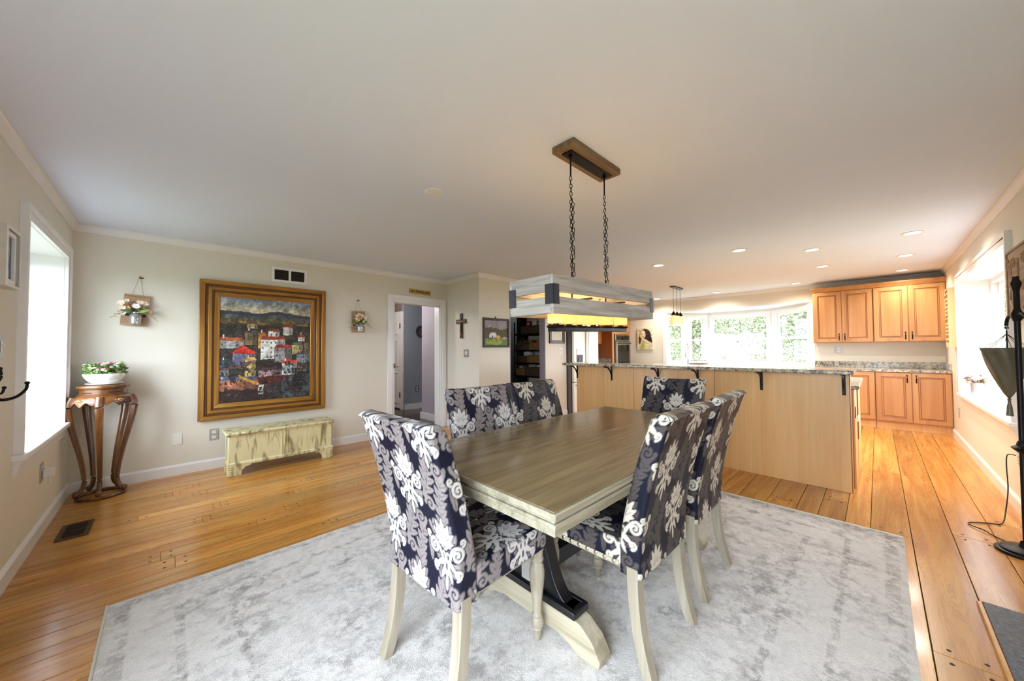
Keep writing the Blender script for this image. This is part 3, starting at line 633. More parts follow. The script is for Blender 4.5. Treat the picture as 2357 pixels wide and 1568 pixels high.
def back_mesh(mat, u0, v0):
    """slip-covered backrest: rear surface follows y_rear, top edge rolls over"""
    z0, z1 = .365, .995; ring, s = rounded(.46, .085, .016, ST); n = len(ring); zs = list(np.arange(z0, z1-.02, ST)); rows = []; uvs = []
    dist = s[:-1].copy()
    for z in zs:
        k = (z-z0)/(z1-z0); th = .092-.02*k; wd = .455+.018*k
        x = ring[:, 0]*wd/.46; y = ring[:, 1]*th/.085+y_rear(z)+.010*(1-(2*ring[:, 0]/.46)**2)*k; rows.append(np.stack((x, y, np.full(n, z)), 1)); uvs.append(np.stack((dist+u0, np.full(n, z+v0)), 1))
    for q in np.linspace(0, 1, 9)[1:]:       # rolled top
        a = q*PI/2; z = z1-.02+.02*math.sin(a); sh = 1-.02*(1-math.cos(a))/.036; th = (.072)*(1-.55*(1-math.cos(a))); cy = y_rear(z1)+.036
        x = ring[:, 0]*.473/.46*(1-.03*(1-math.cos(a))); y = (ring[:, 1]/.085-.5)*th+cy+.010*(1-(2*ring[:, 0]/.46)**2)-.005*(1-q); zz = z-.012*(1-(2*ring[:, 0]/.46)**2)*q*.6
        rows.append(np.stack((x, y, zz), 1)); uvs.append(np.stack((dist+u0, np.full(n, z+v0)), 1))
    co = np.vstack(rows); uv = np.vstack(uvs); quads = grid_quads(len(rows), n)
    # cap on top: bridge the last ring front to back
    last = (len(rows)-1)*n; c = np.mean(rows[-1], 0); half = n//2; cap = [[last+i, last+(i+1) % n, last+(n-2-i-nf) % n, last+(n-1-i-nf) % n] for nf in (0,) for i in range(0, half-1)]
    off = int(np.argmin(np.abs(ring[:, 0]+.23)+np.abs(ring[:, 1]-.0425)))
    cap = [[last+(off+i) % n, last+(off+i+1) % n, last+(off-i-1) % n, last+(off-i) % n] for i in range(half)]
    bot = [[(off-i) % n, (off-i-1) % n, (off+i+1) % n, (off+i) % n] for i in range(half)]
    return cloth('backrest', co, np.vstack((quads, cap, bot)), uv, mat)
def seat_mesh(mat, u0, v0):
    y0, y1, w = .075, .49, .46; z0, z1 = .395, .487; ring, s = rounded(w, y1-y0, .03, ST); n = len(ring); dist = s[:-1]; rows = []; uvs = []; cy = (y1-y0)/2
    for z in np.arange(z0, z1-.012, ST): rows.append(np.stack((ring[:, 0], ring[:, 1]+y0, np.full(n, z)), 1)); uvs.append(np.stack((dist+u0, np.full(n, z+v0)), 1))
    for q in np.linspace(0, 1, 5)[1:]:
        a = q*PI/2; k = 1-.05*(1-math.cos(a)); rows.append(np.stack((ring[:, 0]*k, (ring[:, 1]-cy)*k+cy+y0, np.full(n, z1-.012+.012*math.sin(a))), 1)); uvs.append(np.stack((dist+u0, np.full(n, z1+v0+.01*q)), 1))
    side = grid_quads(len(rows), n); co = np.vstack(rows); uv = np.vstack(uvs)
    nr = 50; tops = []; tuv = []
    for q in np.linspace(.95, 0.02, nr):
        x, y = ring[:, 0]*q, (ring[:, 1]-cy)*q+cy+y0; tops.append(np.stack((x, y, z1+.016*(1-(q/.95)**2)*np.ones(n)), 1)); tuv.append(np.stack((x+u0, y+v0), 1))
    tco = np.vstack(tops); tuv = np.vstack(tuv); tq = grid_quads(nr, n)+len(co)
    return cloth('seat', np.vstack((co, tco)), np.vstack((side, tq)), np.vstack((uv, tuv)), mat)
def rear_leg(s):
    pts = cat([(s*.205, .035, .40), (s*.205, .033, .30), (s*.205, .02, .17), (s*.206, -.005, .06), (s*.207, -.024, 0)], 5)
    return MB().sweep(pts, [(-.025, -.022), (.025, -.022), (.025, .022), (-.025, .022)], (0, 1, 0), [1-.2*i/(len(pts)-1) for i in range(len(pts))])
def front_leg(s):
    prof = [(.026, .40), (.027, .36), (.022, .352), (.029, .345), (.029, .335), (.021, .328), (.028, .318), (.033, .29), (.033, .265), (.027, .21), (.020, .15), (.017, .12), (.018, .112), (.024, .106), (.020, .098), (.027, .085), (.028, .068), (.020, .056), (.023, .050), (.017, .043), (.016, .02), (.012, 0)]
    return MB().lathe([(r, z) for r, z in prof][::-1], 18, (s*.192, .455, 0))
def make_chair(kind):
    t = thing('dining_chair', 'x', 'chair'); mat = 'damask_light' if kind == 0 else 'damask_dark'
    b = bpy.data.objects.new('backrest', back_mesh(mat, .04+.1*kind, -.02)); COL.objects.link(b); b.parent = t
    s = bpy.data.objects.new('seat', seat_mesh(mat, .1, .05)); COL.objects.link(s); s.parent = t
    for q in (-1, 1): rear_leg(q).build('leg', 'cream_wood', t); front_leg(q).build('leg', 'cream_wood', t, smooth=50)
    MB().ring('z', .375, .397, (-.215, .085, .215, .478), (-.19, .11, .19, .45)).build('seat_rail', 'cream_wood', t, bevel=.003)
    return t
FZ = RT+.001
G = 'damask dining chairs round the table'
c0 = make_chair(0); c1 = make_chair(1)
def place(t, x, y, rz, label):
    t.location = (x, y, FZ); t.rotation_euler = (0, 0, R(rz)); t['label'] = label; t['group'] = G; return t
# local +Y is the way the sitter faces; origin on the floor under the middle of the rear
place(c0, .685, 1.205, -87, 'large damask chair at the near table end, its pale patterned back towards us')
place(copy_tree(c0), 1.452, 1.735, 178, 'light damask dining chair in front of the dark cross wall')
rc = place(c1, 1.505, .632, 0, 'dark damask chair with nailhead trim nearest on the kitchen aisle side')
place(copy_tree(c1), 2.105, .64, 1.5, 'dark damask chair beside the bar panel, behind the nailhead chair')
place(copy_tree(c1), 1.975, 1.735, 180, 'dark damask dining chair in front of the pantry opening')
place(copy_tree(c1), 2.905, 1.17, 92, 'dark damask chair at the far table end facing us before the bar')
# nailhead band under the near right chair only
for s in (-1, 1): bx('trim_band', 'cream_wood_y', rc, (s*.2305, .09, .392), (s*.2325, .45, .408))
nh = MB().ell((0, 0, 0), (.003, .0085, .0085), 10, 6).build('nailhead', 'nickel', rc, loc=(-.2335, .11, .4)); MESH_NH = nh.data
for s in (-1, 1):
    for i in range(9):
        if s == -1 and i == 0: continue
        o = bpy.data.objects.new('nailhead', MESH_NH); COL.objects.link(o); o.parent = rc; o.location = (s*.2335, .11+i*.041, .4)

# ---- trestle table
TZ = .765
tb_ = thing('dining_table', 'grey brown trestle dining table with pale moulded edge and black braces', 'table', (.812, .66, 0), R(-.1))
TL, TWD = 1.84, .955
bx('tabletop', 'table_wood', tb_, (.012, .012, TZ-.03), (TL-.012, TWD-.012, TZ), .002)
mb = MB()
def lip(z0, z1, o0, o1):   # stepped moulding ring
    mb.ring('z', z0, z1, (-o0, -o0, TL+o0, TWD+o0), (o1, o1, TL-o1, TWD-o1))
lip(TZ-.022, TZ-.001, .0, .012); lip(TZ-.034, TZ-.022, -.010, .05); lip(TZ-.046, TZ-.034, -.004, .05); lip(TZ-.075, TZ-.046, -.012, .06)
mb.build('table_edge', 'cream_edge', tb_, bevel=.003)
bx('apron', 'cream_edge', tb_, (.12, .12, TZ-.1), (TL-.12, TWD-.12, TZ-.031))
def foot(xc):
    yc = TWD/2; hl = .365; w = .042; pro = []
    up_ = [(-hl, 0), (-hl-.004, .03), (-hl+.03, .085), (-hl+.085, .125), (-hl+.13, .135), (hl-.13, .135), (hl-.085, .125), (hl-.03, .085), (hl+.004, .03), (hl, 0)]
    dn = [(hl-.10, 0), (hl-.14, .022), (hl-.2, .035), (-hl+.2, .035), (-hl+.14, .022), (-hl+.10, 0)]
    MB().prism([(yc+a, z+FZ) for a, z in up_+dn], 'x', xc-w, xc+w).build('foot_beam', 'cream_wood_y', tb_, bevel=.005)
    MB().prism([(yc+a, z+FZ) for a, z in [(-.262, .135), (.262, .135), (.262, .158), (.255, .165), (-.255, .165), (-.262, .158)]], 'x', xc-.052, xc+.052).build('plinth', 'black_paint', tb_, bevel=.004)
    for s in (-1, 1):
        crv = [(s*(.05+.185*t), .16+.42*(1-t)**2.6) for t in np.linspace(0, 1, 12)]
        MB().prism([(yc+a, z+FZ) for a, z in [(s*.045, .165)]+[(a, z) for a, z in crv]+[(s*.24, .165)]], 'x', xc-.03, xc+.03).build('brace', 'black_paint', tb_, bevel=.003)
        crv2 = [(s*(.05+.185*t), TZ-.13-.22*(1-t)**2.2) for t in np.linspace(0, 1, 8)]
        MB().prism([(yc+s*.045, TZ-.1)]+[(yc+a, z) for a, z in crv2]+[(yc+s*.24, TZ-.1)], 'x', xc-.03, xc+.03).build('upper_brace', 'black_paint', tb_, bevel=.003)
    bx('column', 'black_paint', tb_, (xc-.04, yc-.05, .17), (xc+.04, yc+.05, TZ-.1), .004)
    pl = bx('bolt_plate', 'plate_steel', tb_, (xc-.044, yc-.04, .19), (xc-.04, yc+.04, .42)); MB().lathe([(.012, 0), (.012, .004), (.006, .008)], 12, M=Matrix.Translation((xc-.044, yc, .3)) @ Matrix.Rotation(-PI/2, 4, 'Y')).build('bolt', 'nickel', pl)
foot(.430); foot(TL-.245)
bx('stretcher', 'black_paint', tb_, (.48, TWD/2-.03, .19), (TL-.285, TWD/2+.03, .27), .004)

# ---- chandelier over the table
KS, HC = .958, 2.44; CX, CY = 1.89*KS, 1.243*KS
ch = thing('chandelier', 'rectangular weathered wood chandelier hanging on chains over the dining table', 'chandelier', (CX, CY, H)); ch.scale = (KS,)*3
bx('canopy', 'canopy_wood', ch, (-.262, -.078, -.04), (.262, .078, 0), .004); bx('canopy_plate', 'black_iron', ch, (-.225, -.035, -.048), (.225, .035, -.04), .002)
zt, zb = 1.628-HC, 1.435-HC; LX, LY = .55, .142
for (a, b, nm) in ((zt-.084, zt, 'upper'), (zb, zb+.084, 'lower')):
    for s in (-1, 1):
        bx(nm+'_board', 'lamp_wood', ch, (-LX, s*LY-.009, a), (LX, s*LY+.009, b), .002)
        bx(nm+'_board', 'lamp_wood_y', ch, (s*LX-.009 if s > 0 else -LX, -LY+.009, a), (s*LX if s > 0 else -LX+.018, LY-.009, b), .002)
for sx_ in (-1, 1):
    for sy_ in (-1, 1):
        mb = MB(); k = 9; z0_, z1_ = zb+.048, zt-.048
        for j in range(2):
            e = lambda t: .0018*math.sin(t*40)
            if j == 0: poly = [(sx_*(LX+.003), z0_)]+[(sx_*(LX+.003-.048*q/k), z0_+.0016*(-1)**q) for q in range(1, k+1)]+[(sx_*(LX+.003-.048*q/k), z1_+.0016*(-1)**q) for q in range(k, 0, -1)]+[(sx_*(LX+.003), z1_)]; mb.prism(poly, 'y', sy_*(LY+.009), sy_*(LY+.0125))
            else: poly = [(sy_*(LY+.0125), z0_)]+[(sy_*(LY+.0125-.052*q/k), z0_+.0016*(-1)**q) for q in range(1, k+1)]+[(sy_*(LY+.0125-.052*q/k), z1_+.0016*(-1)**q) for q in range(k, 0, -1)]+[(sy_*(LY+.0125), z1_)]; mb.prism(poly, 'x', sx_*LX, sx_*(LX+.0035))
        mb.build('corner_bracket', 'dark_plate', ch)
def link_mesh(a=.014, b=.0075, r=.0021):
    pts = [(b*math.cos(t)*(1 if True else 0), 0, a*math.sin(t)*1.0) for t in [2*PI*i/14 for i in range(14)]]; return MB().tube(pts, r, 6, closed=True, up=(0, 1, 0))
lk = link_mesh().build('chain_link', 'black_iron', ch); LM = lk.data; firstlink = [lk]
def chain(x, y, z0, z1, jit=0, pitch=.0235):
    n = int((z0-z1)/pitch)
    for i in range(n):
        o = firstlink.pop() if firstlink else bpy.data.objects.new('chain_link', LM)
        if o.name not in COL.objects: COL.objects.link(o)
        o.parent = ch; o.location = (x+jit*math.sin(i*1.7), y+jit*math.cos(i*1.3), z0-pitch*(i+.5)); o.rotation_euler = (R(rr.uniform(-14, 14)), R(rr.uniform(-12, 12)), R(90*(i % 2)+25))
for s in (-1, 1):
    x = s*.186
    MB().tube([(x, 0, -.048), (x, 0, -.175)], .0048, 8).lathe([(.011, -.06), (.011, -.046)], 10, (x, 0, 0)).build('rod', 'black_iron', ch)
    MB().tube([(x+.012*math.cos(t), 0, -.187+.012*math.sin(t)) for t in [2*PI*i/12 for i in range(12)]], .0022, 6, closed=True, up=(0, 1, 0)).build('ring', 'black_iron', ch)
    zr = zt+.07
    chain(x, 0, -.196, zr, .002); chain(x+.010, -.006, -.30, zt+.005, .004, .026)
    MB().tube([(x, 0, zr), (x, 0, zt-.095)], .0048, 8).build('rod', 'black_iron', ch)
for q in (-.186, .186): bx('cross_bar', 'black_iron', ch, (q-.008, -LY+.009, zt-.1), (q+.008, LY-.009, zt-.09))
MB().tube([(-.1, -LY+.01, zt-.096), (.22, LY-.01, zt-.096)], .004, 6).build('diagonal_bar', 'black_iron', ch)
rz_ = zb-.082
bx('rail', 'black_iron', ch, (-.38, -.03, rz_), (.40, .03, rz_+.022), .002)
for i in range(6):
    x = -.345+.142*i; yy = (0, .018, .042, .034, .026, 0)[i]
    g = MB().lathe([(.016, -.012), (.05, -.012), (.052, -.006), (.05, 0), (.018, .002), (.018, .009)], 22, (x, yy, rz_+.034)).build('candle_dish', 'bronze', ch)
    sh = MB().lathe([(.001, 0), (.041, 0), (.046, .006), (.047, .12), (.044, .12), (.043, .008), (.001, .006)], 22, (x, yy, rz_+.045), cap=False).build('candle_shade', 'candle_glass', ch, smooth=50)
    MB().lathe([(.007, .01), (.010, .03), (.012, .045), (.006, .068), (.001, .074)], 10, (x, yy, rz_+.046)).build('bulb', 'bulb_glow', sh)
    lamp('candle_light', ch, (x, yy, rz_+.185), CHAND_W, (1, .62, .28), .03)

# the wooden box hangs a little low at its near end
TILT = Matrix.Rotation(R(-1.6), 4, 'Y'); PV = Vector((0, 0, zt))
for o in [o for o in bpy.data.objects if o.parent == ch and o.name.split('.')[0] in ('upper_board', 'lower_board', 'corner_bracket', 'cross_bar', 'diagonal_bar', 'rail', 'candle_dish', 'candle_shade', 'candle_light')]:
    M_ = Matrix.Translation(PV) @ TILT @ Matrix.Translation(-PV) @ Matrix.Translation(o.location); o.location = M_.to_translation(); o.rotation_euler = M_.to_euler()

# ================================================================ pictures and things on the walls
def fbm(ny, nx, sc, seed, oct_=4):
    r = np.random.default_rng(seed); out = np.zeros((ny, nx)); amp = 1; tot = 0
    for k in range(oct_):
        gy, gx = max(2, int(sc*2**k*ny/nx)+2), int(sc*2**k)+2; g = r.random((gy, gx)); yy = np.linspace(0, gy-1.001, ny); xx = np.linspace(0, gx-1.001, nx)
        y0, x0 = yy.astype(int), xx.astype(int); fy, fx = (yy-y0)[:, None], (xx-x0)[None]; fy = fy*fy*(3-2*fy); fx = fx*fx*(3-2*fx)
        a = g[y0][:, x0]*(1-fx)+g[y0][:, x0+1]*fx; b = g[y0+1][:, x0]*(1-fx)+g[y0+1][:, x0+1]*fx; out += amp*(a*(1-fy)+b*fy); tot += amp; amp *= .55
    return out/tot
class Art:
    def __init__(s, nx, ny): s.nx, s.ny = nx, ny; s.a = np.zeros((ny, nx, 3)); s.X, s.Y = np.meshgrid((np.arange(nx)+.5)/nx, (np.arange(ny)+.5)/ny)
    def put(s, mask, c, k=1.0): s.a = np.where(mask[..., None], s.a*(1-k)+np.array(c)*k, s.a)
    def rect(s, x0, y0, x1, y1, c, k=1.0): s.put((s.X > x0) & (s.X < x1) & (s.Y > y0) & (s.Y < y1), c, k)
    def poly(s, pts, c, k=1.0):
        m = np.zeros(s.X.shape, bool); n = len(pts)
        for i in range(n):
            (x0, y0), (x1, y1) = pts[i], pts[(i+1) % n]
            if y0 == y1: continue
            m ^= ((y0 > s.Y) != (y1 > s.Y)) & (s.X < (x1-x0)*(s.Y-y0)/(y1-y0)+x0)
        s.put(m, c, k)
    def oval(s, cx, cy, a, b, c, k=1.0): s.put(((s.X-cx)/a)**2+((s.Y-cy)/b)**2 < 1, c, k)
    def grain(s, amp, sc, seed): s.a = s.a*(1+amp*(fbm(s.ny, s.nx, sc, seed)-.5)*2)[..., None]
    def done(s): return np.clip(s.a, 0, 255)
def village():
    A = Art(300, 400); q = lambda x, y: ((x-258)/632, (y-240)/752); r = random.Random(5)
    t = np.clip(A.Y/.14, 0, 1)[..., None]; A.a = np.array((112, 126, 150))*(1-t)+np.array((190, 178, 140))*t; A.a += (fbm(400, 300, 8, 1)-.5)[..., None]*60
    hill = .135+.03*(fbm(400, 300, 4, 2)[0:1]-.5)*2
    A.put(A.Y > hill, (52, 60, 78)); A.put(A.Y > hill+.035, (84, 84, 96)); A.put(A.Y > hill+.06, (92, 100, 66)); A.put(A.Y > hill+.085, (150, 112, 56)); A.put(A.Y > hill+.11, (70, 66, 44))
    A.put(A.Y > .26, (44, 36, 34)); n = fbm(400, 300, 10, 3); A.put((A.Y > .15) & (n > .56), (58, 62, 50), .7); A.put((A.Y > .2) & (n < .4), (34, 28, 30), .8)
    H_ = [((430, 420, 500, 460), (150, 140, 96), (96, 60, 44)), ((680, 440, 750, 505), (206, 204, 196), (150, 40, 34)), ((575, 475, 655, 525), (214, 210, 202), (136, 62, 44)), ((420, 490, 500, 580), (134, 112, 74), (70, 60, 74)), ((505, 500, 560, 605), (196, 154, 70), (170, 90, 30)),
          ((262, 545, 415, 605), (170, 172, 170), (160, 80, 44)), ((790, 515, 842, 552), (216, 212, 200), (142, 44, 34)), ((745, 578, 826, 652), (186, 172, 112), (84, 92, 70)), ((840, 560, 890, 640), (112, 92, 70), (60, 52, 48)), ((522, 536, 696, 688), (212, 212, 208), (150, 52, 38)), ((622, 598, 742, 715), (142, 136, 138), (160, 44, 30)),
          ((780, 650, 888, 720), (128, 134, 146), (80, 70, 74)), ((342, 640, 492, 722), (112, 118, 150), (176, 34, 26)), ((262, 700, 340, 740), (80, 110, 130), (54, 60, 70)), ((420, 688, 492, 815), (214, 186, 116), (190, 150, 80)), ((676, 716, 786, 812), (210, 210, 208), (206, 70, 30)), ((262, 756, 320, 812), (156, 158, 164), (90, 70, 70)), ((510, 768, 672, 818), (160, 134, 134), (70, 44, 54)), ((258, 830, 510, 918), (176, 112, 86), (92, 102, 132)), ((790, 740, 860, 790), (150, 130, 110), (80, 60, 56))]
    for (x0, y0, x1, y1), wc, rc_ in H_:
        a, b = q(x0, y0), q(x1, y1); A.rect(a[0]-.006, a[1], b[0]+.006, b[1]+.008, (26, 22, 26)); A.rect(*a, *b, wc); A.rect(a[0]+(b[0]-a[0])*.62, a[1], *b, tuple(c*.72 for c in wc))
        h = .026; A.poly([(a[0]-.012, a[1]+.006), (a[0]+.02, a[1]-h), (b[0]-.02, a[1]-h), (b[0]+.012, a[1]+.006)], rc_)
        nw = max(1, int((b[0]-a[0])/.045)); nh_ = max(1, int((b[1]-a[1])/.045))
        for i in range(nw):
            for j in range(nh_):
                if r.random() < .75: wx, wy = a[0]+(i+.4)*(b[0]-a[0])/nw, a[1]+(j+.45)*(b[1]-a[1])/nh_; A.rect(wx, wy, wx+.012, wy+.018, (40, 36, 40))
        if r.random() < .5: A.rect(a[0]+.03, a[1]-.045, a[0]+.042, a[1]-.015, (220, 218, 214))
    A.poly([q(*p) for p in ((340, 640), (405, 578), (492, 636))], (188, 34, 24)); A.poly([q(*p) for p in ((405, 578), (492, 636), (440, 640))], (214, 60, 36)); A.poly([q(*p) for p in ((675, 716), (728, 686), (782, 714))], (214, 74, 34))
    A.poly([q(*p) for p in ((345, 720), (420, 720), (440, 700), (490, 690), (420, 752), (300, 750))], (110, 84, 84)); A.poly([q(*p) for p in ((495, 818), (745, 812), (735, 884), (520, 880))], (84, 30, 30)); A.poly([q(*p) for p in ((380, 796), (515, 862), (505, 876), (385, 822))], (206, 158, 60))
    A.poly([q(*p) for p in ((250, 908), (505, 905), (580, 970), (560, 1000), (250, 1000))], (46, 30, 32)); A.poly([q(*p) for p in ((545, 880), (890, 800), (890, 960), (580, 972))], (48, 46, 52)); A.rect(*q(510, 872), *q(547, 946), (206, 200, 190)); A.rect(*q(520, 890), *q(534, 915), (40, 36, 40))
    n = fbm(400, 300, 26, 6); A.put((A.Y > .62) & (n > .6), (24, 22, 26), .75); n = fbm(400, 300, 30, 7); A.put((A.X > .66) & (A.Y > .68) & (n > .56), (96, 118, 128), .6); A.put((A.Y > .8) & (n < .36), (120, 70, 56), .5)
    for i in range(26):      # bare tree
        x, y = .8+r.uniform(-.1, .1), .93; pts = [(x, y)]
        for k in range(8): x += r.uniform(-.018, .02); y -= .028; A.oval(x, y, .005, .014, (28, 22, 26))
    wx, wy = (fbm(400, 300, 16, 51)-.5)*.02, (fbm(400, 300, 16, 52)-.5)*.016          # ragged palette-knife edges
    ix = np.clip(((A.X+wx)*300).astype(int), 0, 299); iy = np.clip(((A.Y+wy)*400).astype(int), 0, 399); A.a = A.a[iy, ix]
    A.grain(.3, 50, 8); A.grain(.3, 22, 9); A.grain(.3, 8, 10); n = fbm(400, 300, 70, 53); A.put((A.Y > .16) & (n > .72), (20, 18, 24), .5); A.put((A.Y > .2) & (n < .27), (216, 206, 186), .3); return A.done()
def moulded_frame(root, x0, x1, z0, z1, y, w, steps, mats):
    """picture frame on a wall y = const: stepped mitred rails; steps = (start, end, depth from wall)"""
    for side in range(4):
        for (a, b, d, mt) in steps:
            A, B = a*w, b*w
            if side == 0: poly = [(x0+A, z0+A), (x0+B, z0+B), (x0+B, z1-B), (x0+A, z1-A)]
            elif side == 1: poly = [(x1-A, z0+A), (x1-B, z0+B), (x1-B, z1-B), (x1-A, z1-A)]
            elif side == 2: poly = [(x0+A, z1-A), (x1-A, z1-A), (x1-B, z1-B), (x0+B, z1-B)]
            else: poly = [(x0+A, z0+A), (x1-A, z0+A), (x1-B, z0+B), (x0+B, z0+B)]
            MB().prism(poly, 'y', y, y-d).build('frame_rail', mats[mt] if mt else mats[('z' if side < 2 else 0)], root, bevel=.004)
g = 'gilt_wood'
pt = thing('framed_painting', 'large oil painting of a hillside village in a wide gilt wood frame', 'painting', (0, 0, 0))
x0, x1, z0, z1 = .245, 1.46, .515, 2.006
moulded_frame(pt, x0, x1, z0, z1, YP-.002, .17, ((0, .28, .055, None), (.28, .42, .04, 'd'), (.42, .62, .046, None), (.62, .72, .034, 'd'), (.72, 1, .03, None)), {0: 'gilt_wood', 'z': 'gilt_wood_z', 'd': 'gilt_dark'})
canvas('canvas', village(), x1-x0-.33, z1-z0-.33, 'oil_paint', pt, 'y', ((x0+x1)/2, YP-.022, (z0+z1)/2))
bx('backing', 'frame_dark', pt, (x0+.15, YP-.018, z0+.15), (x1-.15, YP-.002, z1-.15))
# landscape on the pantry wall
A = Art(90, 76); A.a[:] = (150, 142, 150); A.a += (fbm(76, 90, 5, 21)-.5)[..., None]*50; n = fbm(76, 90, 7, 22)[0:1]
A.put(A.Y > .30+.16*(n-.4), (92, 72, 46)); A.put((A.Y > .3) & (fbm(76, 90, 12, 23) > .55), (70, 76, 44), .6); A.put(A.Y > .72, (104, 130, 52)); A.put((A.Y > .72) & (fbm(76, 90, 9, 24) > .52), (176, 172, 80), .7)
A.poly([(.2, .62), (.24, .5), (.42, .48), (.5, .54), (.5, .7), (.2, .68)], (216, 216, 220)); A.rect(.3, .6, .34, .68, (70, 60, 60)); A.oval(.58, .66, .09, .07, (222, 168, 40)); A.oval(.85, .7, .12, .05, (170, 160, 150)); A.grain(.2, 14, 25)
lp = thing('framed_landscape', 'dark framed landscape picture of a white house below brown trees', 'picture')
x0, x1, z0, z1 = 3.398, 3.94, 1.277, 1.728
moulded_frame(lp, x0, x1, z0, z1, YB-.002, .035, ((0, 1, .022, 'd'),), {'d': 'frame_dark'}); canvas('canvas', A.done(), x1-x0-.06, z1-z0-.06, 'print_paint', lp, 'y', ((x0+x1)/2, YB-.010, (z0+z1)/2)); bx('hook', 'old_brass', lp, (3.65, YB-.012, z1), (3.662, YB, z1+.03))
# botanical print
A = Art(50, 80); A.a[:] = (226, 226, 206); r = random.Random(8)
for i in range(60): A.oval(.5+r.gauss(0, .2), r.uniform(.15, .85), .03, .06, r.choice(((150, 176, 140), (190, 200, 160), (120, 160, 130), (214, 196, 190))), .7)
bp = thing('framed_print', 'black framed pale botanical print beside the refrigerator', 'picture'); x0, x1, z0, z1 = 4.94, 5.375, 1.35, 1.95
moulded_frame(bp, x0, x1, z0, z1, YB-.002, .055, ((0, 1, .025, 'd'),), {'d': 'black_paint'}); bx('mat_board', 'mat_cream', bp, (x0+.04, YB-.01, z0+.04), (x1-.04, YB-.002, z1-.04)); canvas('print', A.done(), .24, .4, 'print_paint', bp, 'y', ((x0+x1)/2, YB-.0115, (z0+z1)/2))
# portrait canvas on the kitchen wall
A = Art(60, 78); A.a[:] = (228, 218, 196); A.put(fbm(78, 60, 5, 31) > .58, (214, 190, 96), .6)
A.oval(.52, .34, .36, .30, (52, 40, 36)); A.oval(.75, .62, .2, .3, (40, 32, 34)); A.oval(.22, .55, .1, .25, (56, 42, 38)); A.oval(.38, .30, .17, .2, (236, 226, 208)); A.oval(.27, .32, .09, .16, (226, 196, 96), .7)
A.poly([(.3, .5), (.5, .5), (.95, .7), (.95, 1), (.1, 1), (.2, .75)], (226, 216, 176)); A.poly([(.3, .6), (.5, .62), (.45, 1), (.15, 1)], (196, 184, 84), .8); A.rect(.3, .26, .37, .28, (50, 40, 40)); A.rect(.43, .26, .5, .28, (50, 40, 40)); A.oval(.4, .41, .06, .02, (170, 90, 90)); A.grain(.15, 10, 33)
pc = thing('portrait_canvas', 'small yellow and black canvas of a dark haired woman', 'picture'); y0, y1 = 3.80, 4.20; z0, z1 = 1.225, 1.745
bx('stretcher_box', 'mat_cream', pc, (XK-.03, y0, z0), (XK-.002, y1, z1)); canvas('print', A.done(), y1-y0, z1-z0, 'print_paint', pc, 'x', (XK-.0315, (y0+y1)/2, (z0+z1)/2))
# NO SNIVELLING sign
sg = thing('wooden_sign', 'small yellow wooden sign reading NO SNIVELLING above the doorway', 'sign', (2.832, YP-.001, 2.147), 0); sg.rotation_euler = (0, R(1.5), 0)
bx('board', 'sign_wood', sg, (-.187, -.016, -.036), (.187, 0, .036), .003); text('lettering', 'NO SNIVELLING', .049, 'paint_black', sg, (0, -.017, -.002), (R(90), 0, 0), .0008, .18, .95, .0012)
# cross
cr = thing('wall_cross', 'dark wooden layered cross on the short return wall', 'cross', (XB-.001, 4.545, 1.62))
bx('upright', 'cross_wood', cr, (-.018, -.036, -.195), (0, .036, .195), .003); bx('crossbar', 'cross_wood', cr, (-.022, -.125, .035), (0, .125, .1), .003)
bx('inner_upright', 'pallet_wood', cr, (-.026, .0, -.13), (-.018, .016, .12), .002); bx('inner_crossbar', 'pallet_wood', cr, (-.030, -.06, .058), (-.022, .085, .076), .002); bx('center_inlay', 'paint_black', cr, (-.031, -.012, -.1), (-.02, -.004, .12))
def plate(name, label, axis, w, p, mat, kind, sign=-1, ww=.075, hh=.118):
    """switch or socket plate on a wall; axis = wall normal axis, sign = side it faces"""
    t = thing(name, label, 'switch' if 'switch' in name else 'outlet', p)
    def b_(nm, mt, a, b, u0, v0, u1, v1, bev=0):
        lo, hi = (sign*a, sign*b); return bx(nm, mt, t, (lo, u0, v0) if axis == 'x' else (u0, lo, v0), (hi, u1, v1) if axis == 'x' else (u1, hi, v1), bev)
    b_('plate', mat, 0, .006, -ww/2, -hh/2, ww/2, hh/2, .002)
    if kind == 'outlet':
        for z in (-.026, .026):
            s_ = b_('socket', 'white_plastic', .006, .008, -.017, z-.016, .017, z+.016, .003)
            for u in (-.006, .006): lo, hi = sign*.008, sign*.0086; bx('slot', 'dark_slot', s_, (lo, u-.0012, z-.004) if axis == 'x' else (u-.0012, lo, z-.004), (hi, u+.0012, z+.006) if axis == 'x' else (u+.0012, hi, z+.006))
    elif kind == 'switch':
        for u in ((-.018, .018) if ww > .1 else (0,)): b_('toggle_well', 'white_plastic', .006, .008, u-.012, -.03, u+.012, .03, .001); b_('toggle', 'white_plastic', .008, .02, u-.005, -.002, u+.005, .014, .002)
    return t
plate('wall_outlet', 'steel plated wall outlet next to the painted chest', 'y', YP, (.380, YP, .359), 'plate_steel', 'outlet')
plate('blank_plate', 'blank white wall plate between plant stand and chest', 'y', YP, (.094, YP, .362), 'white_plastic', 'none')['category'] = 'plate'
plate('light_switch', 'steel light switch plate below the dark cross', 'x', XB, (XB, 4.433, 1.19), 'plate_steel', 'switch', ww=.125)
plate('light_switch', 'white light switch under the botanical print', 'y', YB, (5.28, YB, 1.213), 'white_plastic', 'switch', ww=.11)
plate('light_switch', 'steel light switch plate by the coat hook', 'x', XL, (XL, 3.105, 1.276), 'plate_steel', 'switch', 1, .09, .125)
plate('wall_outlet', 'white outlet on the kitchen wall below the upper cabinets', 'x', XK, (XK, .48, 1.2), 'plate_steel', 'outlet', -1, .1, .12)
plate('wall_outlet', 'small outlet low on the right wall under the window', 'y', YR, (7.35, YR, .39), 'plate_steel', 'outlet', 1)
